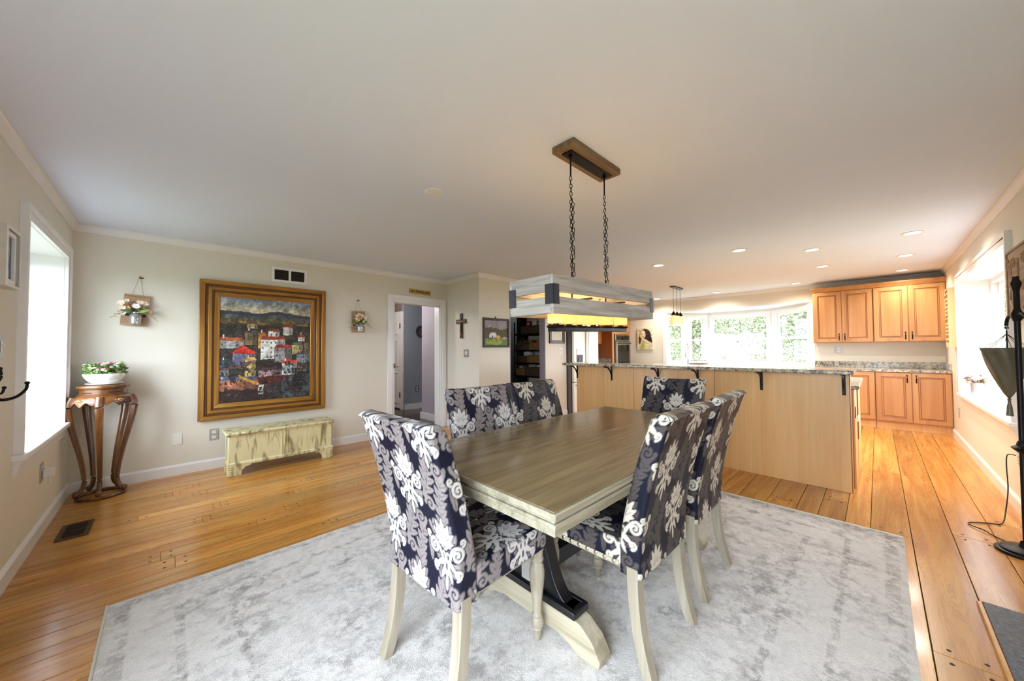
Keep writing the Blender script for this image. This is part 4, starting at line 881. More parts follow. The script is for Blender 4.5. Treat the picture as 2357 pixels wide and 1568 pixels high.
plate('wall_outlet', 'outlet with black plug low on the right wall by the floor stand', 'y', YR, (4.55, YR, .42), 'plate_steel', 'outlet', 1)
pl = plate('wall_outlet', 'steel outlet below the plant stand window', 'x', XL, (XL, 4.04, .418), 'plate_steel', 'outlet', 1, .085, .13)
nl = thing('plug_in_light', 'white plug-in night light in the outlet under the window', 'night light', (XL+.009, 4.045, .41))
bx('plug_body', 'white_plastic', nl, (0, -.028, -.028), (.05, .028, .03), .006); bx('wand', 'white_plastic', nl, (.02, -.008, -.075), (.034, .006, -.028), .003)
# air return grille
gr = thing('return_grille', 'white return air grille with two dark louvre panels above the painting', 'vent', (1.068, YP, 2.155))
MB().ring('y', 0, -.014, (-.19, -.092, .19, .092), (-.157, -.06, .157, .06)).build('frame', 'white_trim', gr, bevel=.004); bx('divider', 'white_trim', gr, (-.012, -.013, -.06), (.012, -.002, .06)); bx('backing', 'dark_slot', gr, (-.16, -.003, -.062), (.16, -.001, .062))
for s in (-1, 1):
    for i in range(10): MB().box((s*.084-.071, -.010, 0), (s*.084+.071, -.003, .0035), Matrix.Translation((0, 0, -.056+i*.0118)) @ Matrix.Rotation(R(30), 4, 'X')).build('louvre', 'frame_dark', gr, smooth=0)
hl = thing('hall_fill_light', 'added fill light on the hall ceiling, out of view behind the doorway', 'ceiling light', (2.45, 6.2, H)); MB().lathe([(.15, 0), (.15, -.03), (.12, -.07), (.001, -.085)], 28, cap=False).build('dome', 'downlight_glow', hl, smooth=50); lamp('hall_fill_lamp', hl, (0, 0, -.15), 24, (1, .94, .88), .12)  # added lamp, unseen from the camera, only there to brighten the hall
# plate on the hall wall
hp = thing('wall_plate', 'round grey patterned plate hung in the hall', 'plate', (3.958, 6.888, 1.64)); Mx = Matrix.Rotation(PI/2, 4, 'X'); hp.scale = (.88,)*3
MB().lathe([(.001, .004), (.085, .004), (.1, .012), (.155, .026), (.16, .024), (.1, 0), (.001, 0)], 32, M=Mx, cap=False).build('dish', 'fridge_side', hp)
MB().lathe([(.105, .0135), (.12, .018), (.12, .0175), (.105, .013)], 32, M=Mx, cap=False).build('rim_band', 'black_iron', hp)
plate('wall_outlet', 'grey outlet low on the hall wall', 'y', 6.89, (3.86, 6.889, .42), 'fridge_side', 'outlet')

# ---- flower boards
def flower(c, r, nrm, rg):
    mb = MB(); n = Vector(nrm).normalized(); q = n.to_track_quat('Z', 'Y').to_matrix()
    for k in range(6):
        a = 2*PI*k/6+rg.uniform(-.2, .2); M = q @ Matrix.Rotation(a, 3, 'Z') @ Matrix.Rotation(R(-38), 3, 'Y'); mb.ell(Vector(c)+M @ Vector((r*.55, 0, 0)), (r*.6, r*.42, r*.10), 8, 4, M)
    mb.ell(Vector(c)+n*r*.25, (r*.35,)*3, 8, 5); return mb
def leaf(mb, p, d, L, w, rg):
    d = Vector(d).normalized(); s = d.cross(Vector((rg.uniform(-.3, .3), -1, rg.uniform(-.3, .3)))).normalized()*w; p = Vector(p); up = s.cross(d).normalized()*L*.12
    mb.add([p, p+d*L*.35+s+up, p+d*L*.4+up*1.6, p+d*L*.35-s+up, p+d*L*.75+s*.7+up, p+d*L*.75-s*.7+up, p+d*L], [(0, 1, 2), (0, 2, 3), (1, 4, 2), (2, 5, 3), (4, 6, 2), (2, 6, 5)])
def flower_board(name, label, xc, zt_, wd, ht, topz, fl, seed, tilt):
    t = thing(name, label, 'wall flowers', (xc, YP-.001, zt_)); t.rotation_euler = (0, R(tilt), 0); rg = random.Random(seed); z1 = -ht
    bx('plank', 'pallet_wood', t, (-wd/2, -.032, -ht*.62), (wd/2, -.014, 0), .002); bx('plank', 'pallet_wood', t, (-wd/2-.006, -.032, z1), (wd/2-.006, -.014, -ht*.70), .002)
    for s in (-1, 1): bx('batten', 'frame_dark', t, (s*wd*.33-.012, -.014, z1), (s*wd*.33+.012, -.0, -.01))
    nz = topz-zt_
    MB().tube([(-wd*.22, -.02, -.012), (-.004, -.012, nz)], .0014, 5).tube([(wd*.22, -.02, -.012), (.004, -.012, nz)], .0014, 5).tube([(-wd*.25, -.033, -.02), (wd*.25, -.033, -.025)], .0016, 5).build('twine', 'jute', t)
    MB().tube([(0, 0, nz-.01), (0, -.014, nz-.01), (0, -.016, nz+.008)], .004, 6).ell((.012, -.014, nz-.006), (.014, .004, .006), 6, 4).build('nail_hook', 'old_brass', t)
    jx = wd*.02; jz = -ht*.97
    MB().lathe([(.001, .0), (.034, 0), (.041, .008), (.042, .07), (.036, .088), (.03, .094), (.031, .115), (.028, .115), (.027, .095), (.034, .086), (.039, .068), (.038, .01), (.001, .006)], 18, (jx, -.078, jz), cap=False).build('jar', 'jar_glass', t, smooth=50)
    MB().tube([(jx+.032*math.cos(a), -.078+.032*math.sin(a), jz+.104) for a in [2*PI*i/18 for i in range(18)]], .002, 5, closed=True).build('jar_band', 'black_iron', t); bx('jar_clamp', 'black_iron', t, (jx-.004, -.05, jz+.1), (jx+.004, -.03, jz+.108))
    st = MB(); lv = MB(); lw = MB()
    for (fx, fz, fr, mt, ny) in fl:
        c = (fx*wd, -.085+rg.uniform(-.02, .01), fz*ht); flower(c, fr, (fx*.9, -1, .35+ny), rg).build('blossom', mt, t, smooth=60)
        st.tube(cat([(jx+rg.uniform(-.015, .015), -.078, jz+.02), (jx+fx*wd*.15, -.08, jz+.12), (c[0]*.9, -.078, c[2]-.008)], 4), .0016, 5)
    for i in range(26):
        a = rg.uniform(-1.9, 1.9); leaf(lv if i % 3 else lw, (jx+math.sin(a)*.02, -.08+rg.uniform(-.02, .02), jz+.115), (math.sin(a), rg.uniform(-.5, .2), math.cos(a)*.8+.25), rg.uniform(.05, .09), .013, rg)
    for i in range(8): leaf(lw, (jx+rg.uniform(-.02, .02), -.078+rg.uniform(-.02, .02), jz+.03+rg.uniform(0, .05)), (rg.uniform(-.4, .4), 0, 1), .04, .009, rg)
    tag(st.build('stem', 'leaf_green', t), kind='stuff'); tag(lv.build('leaves', 'leaf_green', t, smooth=0), kind='stuff'); tag(lw.build('leaves', 'leaf_light', t, smooth=0), kind='stuff')
    tw = MB()
    for s in (-1, 1):
        for k in range(3):
            p0 = Vector((jx+s*.03, -.085, jz+.12)); p1 = p0+Vector((s*(.09+.02*k), -.01, -.02-.03*k)); tw.tube([p0, (p0+p1)/2+Vector((0, 0, .015)), p1], .0012, 4)
            for i in range(6): tw.ell(p0.lerp(p1, .55+.08*i)+Vector((0, 0, rg.uniform(-.005, .012))), (.005, .004, .004), 5, 3)
    tag(tw.build('sprig', 'dried_flower', t), kind='stuff'); return t
fl = [(-.52, -.36, .034, 'petal_cream', .1), (-.45, -.5, .030, 'petal_cream', 0), (-.30, -.5, .03, 'petal_peach', 0), (-.36, -.27, .026, 'petal_cream', .4), (-.40, -.62, .022, 'petal_white', -.2), (.0, -.42, .033, 'petal_white', .2), (.12, -.30, .030, 'petal_cream', .5), (.30, -.31, .030, 'petal_white', .4), (.40, -.53, .024, 'petal_white', 0), (.54, -.53, .017, 'petal_peach', .1)]
flower_board('flower_board', 'wooden wall board with jar of cream flowers above the plant stand', -.198, 1.79, .175, .295, 1.966, fl, 4, 4)
fl2 = [(-.25, -.28, .028, 'petal_cream', .3), (-.08, -.2, .026, 'petal_cream', .5), (.12, -.26, .030, 'petal_cream', .3), (.3, -.38, .028, 'petal_white', .2), (0, -.38, .03, 'petal_peach', .2), (-.2, -.46, .026, 'petal_peach', 0), (.22, -.52, .026, 'petal_cream', 0), (.42, -.3, .022, 'petal_white', .2), (-.32, -.4, .02, 'petal_white', .1)]
flower_board('flower_board', 'smaller wooden wall board with flower jar between painting and doorway', 1.879, 1.782, .175, .29, 1.934, fl2, 9, -1)

# ---- shadow box, coat hook on the window wall
sb = thing('shadow_box', 'white linen sided shadow box frame beside the window', 'frame', (XL, 3.022, 1.718))
MB().ring('x', 0, .05, (-.113, -.148, .113, .148), (-.103, -.138, .103, .138)).build('box_side', 'linen', sb, bevel=.002); MB().ring('x', .05, .054, (-.113, -.148, .113, .148), (-.1, -.135, .1, .135)).build('front_edge', 'white_trim', sb)
bx('back_panel', 'linen', sb, (0, -.105, -.14), (.006, .105, .14)); MB().ring('x', .03, .046, (-.10, -.13, .065, .13), (-.08, -.108, .045, .108)).build('inner_frame', 'white_trim', sb, bevel=.002)
A = Art(40, 40); A.a[:] = (150, 168, 184); A.put(fbm(40, 40, 5, 41) > .55, (96, 112, 130), .7); A.put(A.X > .85, (40, 46, 60)); canvas('print', A.done(), .126, .217, 'print_paint', sb, '+x', (.034, -.017, 0))
hk = thing('coat_hook', 'black cast iron coat hook on the window wall', 'hook', (XL, 3.0, 1.075))
MB().prism([(-.018, -.06), (.018, -.06), (.022, .0), (.012, .06), (-.012, .06)], 'x', 0, .008).build('mount', 'black_iron', hk, bevel=.003)
MB().tube(cat([(.006, 0, -.04), (.03, .004, -.062), (.07, .012, -.052), (.098, .02, -.018), (.102, .024, .012)], 6), [.008-.0001*i for i in range(25)], 8).ell((.102, .024, .016), (.010, .01, .008)).build('lower_hook', 'black_iron', hk)
MB().tube(cat([(.006, 0, .02), (.02, 0, .03), (.028, 0, .055), (.024, 0, .09)], 5), .006, 8).ell((.024, 0, .092), (.009, .009, .009)).build('upper_hook', 'black_iron', hk)
MB().tube(cat([(.006, 0, -.03), (.03, 0, -.03), (.038, 0, -.005)], 5), .005, 8).ell((.038, 0, -.002), (.008, .008, .008)).build('small_hook', 'black_iron', hk)

# ================================================================ chest, plant stand, floor grille
chx = thing('painted_chest', 'low cream and olive streaked painted chest on bracket feet', 'chest', (.935, 4.65, 0)); w2, d2 = .475, .15
bx('body', 'crackle_paint', chx, (-w2, -d2, .115), (w2, d2, .40), .004); bx('lid', 'crackle_paint', chx, (-w2-.03, -d2-.025, .405), (w2+.03, d2+.012, .432), .008); bx('lid_moulding', 'crackle_paint', chx, (-w2-.014, -d2-.012, .392), (w2+.014, d2, .405), .004)
MB().prism([(-d2-.016, .108), (-d2-.016, .122), (-d2-.004, .134), (d2, .134), (d2, .108)], 'x', -w2-.012, w2+.012).build('base_moulding', 'crackle_paint', chx)
for s in (-1, 1):
    poly = [(s*(w2+.008), 0), (s*(w2+.008), .108), (s*(w2-.19), .108), (s*(w2-.18), .088), (s*(w2-.13), .075), (s*(w2-.105), .045), (s*(w2-.1), 0)]
    MB().prism(poly, 'y', -d2-.012, -d2+.012).build('bracket_foot', 'crackle_paint', chx, bevel=.003)
    bx('side_foot', 'crackle_paint', chx, (s*(w2+.008), -d2+.012, 0), (s*(w2-.016), -d2+.09, .108)); bx('side_foot', 'crackle_paint', chx, (s*(w2+.008), d2-.09, 0), (s*(w2-.016), d2, .108))
    for k in range(5): bx('quoin', 'crackle_paint', chx, (s*(w2+.012), -d2-.018, .006+.0205*k), (s*(w2-.035), -d2-.008, .021+.0205*k), .004)
MB().prism([(-w2+.19, .108), (w2-.19, .108), (w2-.19, .098), (-w2+.19, .098)], 'y', -d2-.012, -d2+.006).build('apron', 'crackle_paint', chx)
for k in (-.028, 0, .028): MB().tube([(k, -d2-.001, .125), (k, -d2-.001, .39)], .0075, 8).build('fluting', 'crackle_paint', chx)

ps = thing('plant_stand', 'carved rosewood plant stand with cabriole legs in the corner', 'plant stand', (-.385, 4.738, .0), R(-92)); rw = 'rose_wood'
MB().lathe([(.001, .925), (.14, .925), (.148, .93), (.156, .94), (.158, .95), (.155, .957), (.148, .96), (.001, .96)], 40, cap=False).build('round_top', rw, ps)
MB().lathe([(.001, .88), (.140, .88), (.140, .926), (.001, .926)], 40, cap=False).build('neck_band', rw, ps, smooth=50); MB().lathe([(.12, .872), (.152, .872), (.154, .880), (.14, .888)], 40, cap=False).build('bead_moulding', rw, ps)
def apron_z(a): return .80+.014*math.cos(a*15)+.012*abs(math.cos(a*2.5))
na = 120; mb = MB(); rows = []
for k in range(na):
    a = 2*PI*k/na; zb_ = apron_z(a); rows.append([(r_*math.cos(a), r_*math.sin(a), z_) for r_, z_ in ((.148, .876), (.168, .866), (.186, .848), (.194, .825), (.192, zb_), (.182, zb_), (.176, .83), (.14, .872))])
vs = [p for r_ in rows for p in r_]; fs = [(k*8+j, ((k+1) % na)*8+j, ((k+1) % na)*8+j+1, k*8+j+1) for k in range(na) for j in range(7)]
mb.add(vs, fs).build('carved_apron', rw, ps, smooth=50)
def leg_curve(n=7): return cat([(.176, 0, .862), (.198, 0, .80), (.190, 0, .70), (.164, 0, .56), (.132, 0, .40), (.108, 0, .25), (.100, 0, .15), (.112, 0, .085), (.145, 0, .045), (.152, 0, .062)], n)
for k in range(5):
    M = Matrix.Rotation(2*PI*k/5, 4, 'Z'); pts = [M @ p for p in leg_curve()]; n = len(pts); sc_ = [(.030 if i < 8 else max(.0175, .030-.00045*(i-8)))/.022 for i in range(n)]
    MB().sweep(pts, [(-.017, -.013), (0, -.02), (.017, -.013), (.019, .006), (.01, .016), (-.01, .016), (-.019, .006)], tuple(M @ Vector((0, 0, 1))), sc_).build('leg', rw, ps, smooth=50)
    A_ = M @ Vector((.145, 0, .05)); MB().ell(A_, (.022, .022, .026), 10, 6).build('scroll_foot', rw, ps)
    a = 2*PI*(k+.5)/5; mb = MB()
    for s in (-1, 1): mb.tube([((.196-.0004*abs(q))*math.cos(a+s*q*.018), (.196-.0004*abs(q))*math.sin(a+s*q*.018), .838+.008*math.sin(q*1.1)*(1-q/14)) for q in range(12)], [.0045*(1-q/16) for q in range(12)], 5)
    mb.tube([(.197*math.cos(a+.055*math.cos(t)), .197*math.sin(a+.055*math.cos(t)), .836+.011*math.sin(t)) for t in [2*PI*i/10 for i in range(10)]], .003, 5, closed=True); mb.build('carving', 'stand_carving', ps)
    mb = MB(); mb.box((.1385, -.035, .897), (.1405, .035, .904), Matrix.Rotation(a, 4, 'Z')); mb.build('pierced_slot', 'dark_slot', ps)
MB().tube([(.140*math.cos(2*PI*i/40), .140*math.sin(2*PI*i/40), .014) for i in range(40)], .0135, 10, closed=True).build('base_ring', rw, ps)
pb = thing('potted_plant', 'pink and white flowering plant in a white bowl on the stand', 'potted plant', (-.38, 4.735, .9605)); pb.scale = (1, 1, 1.12)
MB().lathe([(.001, 0), (.09, 0), (.105, .004), (.115, .012), (.112, .014), (.1, .008), (.001, .007)], 36, cap=False).build('saucer', 'ceramic', pb, smooth=50)
MB().lathe([(.001, .012), (.075, .012), (.10, .03), (.122, .06), (.130, .08), (.130, .086), (.126, .088), (.115, .086), (.108, .072), (.001, .07)], 36, cap=False).build('bowl', 'ceramic', pb, smooth=50)
MB().lathe([(.001, .076), (.112, .074)], 24, cap=False).build('soil', 'soil', pb); rg = random.Random(2); lv, lw, pk, wh = MB(), MB(), MB(), MB()
for i in range(330):
    a, q = rg.uniform(0, 2*PI), math.sqrt(rg.random())*.115; p = (q*math.cos(a), q*math.sin(a), .075+rg.uniform(0, .075)); leaf(lv if rg.random() < .6 else lw, p, (math.cos(a)*q*9+rg.uniform(-.6, .6), math.sin(a)*q*9+rg.uniform(-.6, .6), rg.uniform(.1, 1)), rg.uniform(.025, .045), .0085, rg)
for i in range(70):
    a, q = rg.uniform(0, 2*PI), math.sqrt(rg.random())*.12; c = Vector((q*math.cos(a), q*math.sin(a), .115+rg.uniform(0, .06))); m_ = pk if rg.random() < .55 else wh
    for k in range(4): m_.ell(c+Vector((math.cos(k*PI/2)*.006, math.sin(k*PI/2)*.006, 0)), (.0095, .0095, .005), 6, 3)
for b_, n_, mt in ((lv, 'foliage', 'leaf_green'), (lw, 'foliage', 'leaf_light'), (pk, 'blossoms', 'petal_pink'), (wh, 'blossoms', 'petal_white')): tag(b_.build(n_, mt, pb, smooth=0), kind='stuff')
fv = thing('floor_register', 'bronze heating register let into the floor by the window wall', 'vent', (-.437, 3.94, .0006))
MB().ring('z', 0, .004, (-.075, -.16, .075, .16), (-.048, -.125, .048, .125)).build('frame', 'old_brass', fv, bevel=.001); bx('dark_well', 'dark_slot', fv, (-.05, -.13, -.0004), (.05, .13, .0006)); bx('center_bar', 'old_brass', fv, (-.048, -.004, .0006), (.048, .004, .0038))
for k in range(22): bx('louvre', 'frame_dark', fv, (-.048, -.122+k*.0115, .0006), (.048, -.118+k*.0115, .003))

# ================================================================ kitchen
IX = 4.2                                    # dining side face of the bar
isl = thing('breakfast_bar', 'long maple panelled breakfast bar with black iron brackets', 'counter', (0, 0, 0)); ye0, ye1 = .174, 3.0
bx('core', 'maple', isl, (IX+.02, ye0+.02, 0), (IX+.16, ye1, 1.018))
seams = [ye0, 1.221, 2.137, ye1]
for a, b in zip(seams[:-1], seams[1:]): bx('panel', 'maple_panel', isl, (IX, a+.0015, .0), (IX+.02, b-.0015, 1.018), .0015)
bx('end_panel', 'maple', isl, (IX+.0215, ye0-.003, 0), (IX+.17, ye0+.018, 1.018), .002); bx('edge_strip', 'maple_glaze', isl, (IX, ye0-.004, 0), (IX+.0205, ye0+.0008, 1.018), .001)
for yy in (2.985, 2.441, 1.825, 1.386, .803, .21):
    br = bx('bracket', 'black_iron', isl, (IX-.006, yy-.012, .83), (IX, yy+.012, 1.0), .004); bx('bracket_arm', 'black_iron', br, (IX-.19, yy-.012, 1.012), (IX, yy+.012, 1.018), .002)
    MB().sweep(cat([(IX-.18, yy, 1.01), (IX-.11, yy, 1.005), (IX-.05, yy, .965), (IX-.012, yy, .905), (IX-.006, yy, .86)], 6), [(-.010, -.003), (.010, -.003), (.010, .003), (-.010, .003)], (0, 1, 0)).build('bracket_curve', 'black_iron', br); bx('bracket_stem', 'black_iron', br, (IX-.01, yy-.012, .995), (IX, yy+.012, 1.014))
bt = MB().prism([(3.985, .15), (4.0, .135), (4.41, .135), (4.41, 3.1), (4.0, 3.1), (3.985, 3.085)], 'z', 1.019, 1.052).build('bar_top', 'granite', bevel=.008); tag(bt, 'long raised granite bar top over the maple panels', 'worktop')
lc = thing('island_cabinet', 'maple island cabinet behind the bar with a dangling white cord', 'cabinet'); LY0 = .165
bx('carcass', 'maple', lc, (IX+.171, LY0, .0), (5.55, 2.9, .868)); bx('end_skin', 'maple_panel', lc, (IX+.175, LY0-.012, .0), (4.85, LY0, .866), .002); bx('end_skin', 'maple_panel', lc, (4.855, LY0-.016, .0), (5.55, LY0, .866), .002); bx('toe_strip', 'maple_glaze', lc, (4.84, LY0-.022, .35), (4.856, LY0-.01, .866))
tag(MB().prism([(IX+.171, .12), (5.58, .12), (5.62, .16), (5.62, 2.95), (IX+.171, 2.95)], 'z', .870, .903).build('granite_worktop', 'granite', bevel=.006), 'lower granite island worktop seen at the bar end', 'worktop')
plate('wall_outlet', 'dark outlet on the island end below the worktop', 'y', LY0, (4.45, LY0-.012, .66), 'black_paint', 'outlet', -1, .05, .1)
tag(MB().tube(cat([(4.40, LY0-.016, .60), (4.5, LY0-.02, .575), (4.62, LY0-.024, .56), (4.75, LY0-.02, .575), (4.83, LY0-.024, .59)], 6), .003, 6).build('power_cord', 'white_plastic'), 'thin white cord draped across the island end', 'cord')

def cab_door(parent, x, y0, y1, z0, z1, handle=None):
    """raised panel door on a face x = const looking towards -x; handle = (y, z)"""
    d = MB().ring('x', x-.02, x, (y0, z0, y1, z1), (y0+.058, z0+.058, y1-.058, z1-.058)).build('door', 'maple', parent, bevel=.003)
    a = .058
    MB().ring('x', x-.019, x-.006, (y0+a-.001, z0+a-.001, y1-a+.001, z1-a+.001), (y0+a+.005, z0+a+.005, y1-a-.005, z1-a-.005)).build('glaze_line', 'maple_glaze', d)
    bx('panel_ground', 'maple', d, (x-.010, y0+a, z0+a), (x-.002, y1-a, z1-a))
    MB().ring('x', x-.0145, x-.009, (y0+a+.017, z0+a+.017, y1-a-.017, z1-a-.017), (y0+a+.022, z0+a+.022, y1-a-.022, z1-a-.022)).build('glaze_line', 'maple_glaze', d)
    bx('raised_panel', 'maple', d, (x-.0165, y0+a+.021, z0+a+.021), (x-.004, y1-a-.021, z1-a-.021), .005)
    if handle:
        hy_, hz_ = handle; h = MB(); h.tube([(x-.02, hy_, hz_+.045), (x-.042, hy_, hz_+.04), (x-.046, hy_, hz_), (x-.042, hy_, hz_-.04), (x-.02, hy_, hz_-.045)], [.006, .005, .0085, .005, .006], 8); h.ell((x-.022, hy_, hz_+.048), (.004, .009, .012), 8, 5).ell((x-.022, hy_, hz_-.048), (.004, .009, .012), 8, 5); h.build('handle', 'bronze', d, smooth=50)
XU, XBs = 8.17, 7.88
def upper(label, y0, y1):
    t = thing('wall_cabinet', label, 'cabinet', group='maple upper cabinets'); bx('carcass', 'maple', t, (XU, y0, 1.325), (XK-.002, y1, 2.20)); m_ = (y0+y1)/2
    cab_door(t, XU, y0+.006, m_-.003, 1.332, 2.19, (m_-.035, 1.42)); cab_door(t, XU, m_+.003, y1-.006, 1.332, 2.19, (m_+.035, 1.42))
upper('maple upper cabinet beside the right wall', -.718, .035); upper('maple upper cabinet beside the bay window', .04, .78)
CR2 = [(0, 0), (.012, .004), (.02, .02), (.045, .045), (.055, .06), (.055, .075), (0, .075)]
tag(MB().prism([(XU-o, 2.195+z) for o, z in CR2]+[(XK-.1, 2.27), (XK-.1, 2.195)], 'y', -.718, .80).build('cornice', 'maple', smooth=20), 'maple cornice running along the top of the upper cabinets', 'cornice')
def lower(label, y0, y1, hs=True):
    t = thing('base_cabinet', label, 'cabinet', group='maple base cabinets'); bx('carcass', 'maple', t, (XBs, y0, .11), (XK-.002, y1, .868)); bx('toe_kick', 'maple_panel', t, (XBs+.03, y0, 0), (XK-.1, y1, .112)); m_ = (y0+y1)/2
    cab_door(t, XBs, y0+.006, m_-.004, .125, .855, (m_-.045, .77)); cab_door(t, XBs, m_+.004, y1-.006, .125, .855, (m_+.045, .77))
lower('maple base cabinet against the right wall', -.718, .035); lower('maple base cabinet partly hidden by the island end', .04, .80)
wt = tag(MB().prism([(XBs-.035, -.715), (XK-.002, -.715), (XK-.002, .84), (XBs-.035, .84)], 'z', .870, .902).prism([(XBs-.035, .84), (XK-.002, .84), (9.2, 1.55), (9.2, 2.79), (XK-.002, 3.52), (XK-.002, 4.28), (XBs-.035, 4.28)], 'z', .870, .902).build('kitchen_worktop', 'granite', smooth=0), 'granite worktop along the far kitchen wall', 'worktop')
MB().box((XK-.024, -.715, .902), (XK-.002, .80, 1.0)).box((XBs+.03, YR+.002, .902), (XK-.024, YR+.022, 1.0)).build('backsplash', 'granite', wt, bevel=.002)
tag(bx('cabinet_run', 'maple', None, (XBs, .805, 0), (XK-.002, 4.27, .868)), 'plain maple cabinet run under the sink behind the bar', 'cabinet')
# faucet and dish rack by the sink
fc = thing('kitchen_faucet', 'tall spring neck steel faucet in front of the bay window', 'faucet', (8.27, 2.92, .902))
MB().lathe([(.026, 0), (.026, .01), (.018, .02), (.016, .12), (.01, .125)], 14).build('body', 'steel', fc); pts = cat([(0, 0, .12), (0, 0, .36), (-.02, 0, .43), (-.07, 0, .455), (-.12, 0, .43), (-.135, 0, .34), (-.135, 0, .26)], 8)
MB().tube(pts, .010, 8).build('neck', 'steel', fc); sp = MB()
for i in range(14): sp.tube([(.016*math.cos(t), .016*math.sin(t), .2+.016*i) for t in [2*PI*k/10 for k in range(10)]], .0035, 5, closed=True)
sp.build('spring', 'steel', fc); MB().tube([(-.135, 0, .27), (-.135, 0, .14)], [.013, .018], 10).build('spray_head', 'steel', fc); MB().tube([(0, .02, .06), (0, .07, .1)], .006, 8).build('lever', 'steel', fc)
sd = thing('soap_dispenser', 'slim steel soap pump beside the faucet', 'dispenser', (8.27, 3.05, .902)); MB().lathe([(.014, 0), (.014, .008), (.007, .014), (.006, .09)], 12).build('stem', 'steel', sd); MB().tube([(0, 0, .09), (-.02, 0, .098), (-.06, 0, .092)], .006, 8).build('spout', 'steel', sd)
dr_ = thing('dish_rack', 'low metal dish rack on the sink counter', 'rack', (8.25, 2.70, .902))
for z in (.015, .075): MB().tube([(-.15, -.14, z), (.15, -.14, z), (.15, .14, z), (-.15, .14, z)], .004, 6, closed=True).build('rim', 'bronze', dr_)
for i in range(9):
    for s in (-1, 1): MB().tube([(s*.15, -.14+.035*i, .0), (s*.15, -.14+.035*i, .075)], .0025, 5).build('wire', 'bronze', dr_)
bx('tray', 'crate_wood', dr_, (-.16, -.15, .0), (.16, .15, .012), .003)
# refrigerator, oven tower
FX0, FX1, FYf = 5.475, 6.33, 3.97
fr = thing('refrigerator', 'white side by side refrigerator with water dispenser', 'refrigerator')
bx('body', 'fridge_side', fr, (FX0, FYf+.06, .02), (FX1, 4.85, 1.80)); m_ = (5.475+.40)
bx('door', 'fridge_white', fr, (FX0+.004, FYf, .62), (m_-.012, FYf+.05, 1.795), .012); bx('door', 'fridge_white', fr, (m_+.012, FYf, .62), (FX1-.004, FYf+.05, 1.795), .012); bx('freezer_drawer', 'fridge_white', fr, (FX0+.004, FYf, .05), (FX1-.004, FYf+.05, .61), .012)
bx('door_gap', 'dark_slot', fr, (m_-.012, FYf+.02, .62), (m_+.012, FYf+.058, 1.79)); bx('gasket', 'dark_slot', fr, (FX0+.001, FYf+.05, .05), (FX1-.001, FYf+.06, 1.79))
for s in (-1, 1): MB().tube([(m_+s*.03, FYf, .75), (m_+s*.03, FYf-.05, .79), (m_+s*.03, FYf-.05, 1.62), (m_+s*.03, FYf, 1.66)], .010, 8).build('handle', 'fridge_white', fr)
MB().tube([(FX0+.06, FYf, .56), (FX0+.06, FYf-.06, .57), (FX1-.06, FYf-.06, .57), (FX1-.06, FYf, .56)], .012, 8).build('drawer_handle', 'steel', fr)
dp = bx('dispenser', 'dark_plate', fr, (FX0+.09, FYf-.004, .93), (FX0+.29, FYf+.002, 1.16), .004); bx('dispenser_panel', 'fridge_white', dp, (FX0+.08, FYf-.012, 1.13), (FX0+.30, FYf+.002, 1.25), .006); bx('dispenser_paddle', 'black_paint', dp, (FX0+.15, FYf-.012, .98), (FX0+.22, FYf-.003, 1.08), .003)
ov = thing('oven_tower', 'honey maple oven tower with built-in steel wall oven', 'cabinet'); OX0, OX1, OY = 7.62, 8.49, 4.40
bx('carcass', 'brown_panel', ov, (OX0, OY+.02, 0), (OX1, 5.02, 2.2)); MB().ring('y', OY, OY+.02, (OX0, 0, OX1, 2.2), (OX0+.085, .72, OX1-.085, 1.60)).build('face_frame', 'maple', ov, bevel=.002)
bx('upper_door', 'maple', ov, (OX0+.05, OY-.018, 1.66), (OX1-.05, OY, 2.17), .004); bx('lower_drawer', 'maple', ov, (OX0+.05, OY-.018, .15), (OX1-.05, OY, .68), .004); a0, a1 = OX0+.08, OX1-.08
bx('oven_body', 'black_glass', ov, (a0, OY-.01, .74), (a1, OY+.02, 1.595)); cp = bx('control_panel', 'steel', ov, (a0+.01, OY-.03, 1.44), (a1-.01, OY-.01, 1.59), .004); bx('display', 'black_glass', cp, (a0+.06, OY-.033, 1.46), (a1-.03, OY-.029, 1.57))
od = bx('oven_door', 'steel', ov, (a0+.02, OY-.05, .78), (a1-.01, OY-.01, 1.42), .006); bx('oven_window', 'black_glass', od, (a0+.09, OY-.054, .88), (a1-.07, OY-.049, 1.34)); MB().tube([(a0+.08, OY-.05, 1.375), (a0+.08, OY-.095, 1.38), (a1-.05, OY-.095, 1.38), (a1-.05, OY-.05, 1.375)], .011, 8).build('oven_handle', 'black_paint', od)
nb = tag(bx('base_cabinet', 'maple', None, (6.36, 4.44, 0), (OX0-.002, 5.02, .868)), 'maple base cabinet between refrigerator and oven tower', 'cabinet'); nt = tag(bx('short_worktop', 'granite', None, (6.35, 4.41, .870), (OX0-.002, 5.02, .902), .004), 'short granite worktop between refrigerator and oven tower', 'worktop'); bx('side_splash', 'granite', nt, (OX0-.022, 4.45, .902), (OX0-.002, 5.0, 1.01))
uc = thing('wall_cabinet', 'maple upper cabinet between refrigerator and oven tower', 'cabinet'); bx('carcass', 'maple', uc, (6.36, 4.70, 1.36), (OX0-.002, 5.02, 2.2)); bx('door', 'maple', uc, (6.37, 4.68, 1.37), (6.98, 4.70, 2.19), .004); bx('door', 'maple', uc, (6.99, 4.68, 1.37), (OX0-.01, 4.70, 2.19), .004)
fcab = thing('wall_cabinet', 'maple cabinet above the refrigerator', 'cabinet'); bx('carcass', 'maple', fcab, (FX0, 4.3, 1.84), (FX1, 5.02, 2.2)); bx('door', 'maple', fcab, (FX0+.005, 4.28, 1.85), (5.9, 4.3, 2.19), .004); bx('door', 'maple', fcab, (5.905, 4.28, 1.85), (FX1-.005, 4.3, 2.19), .004)
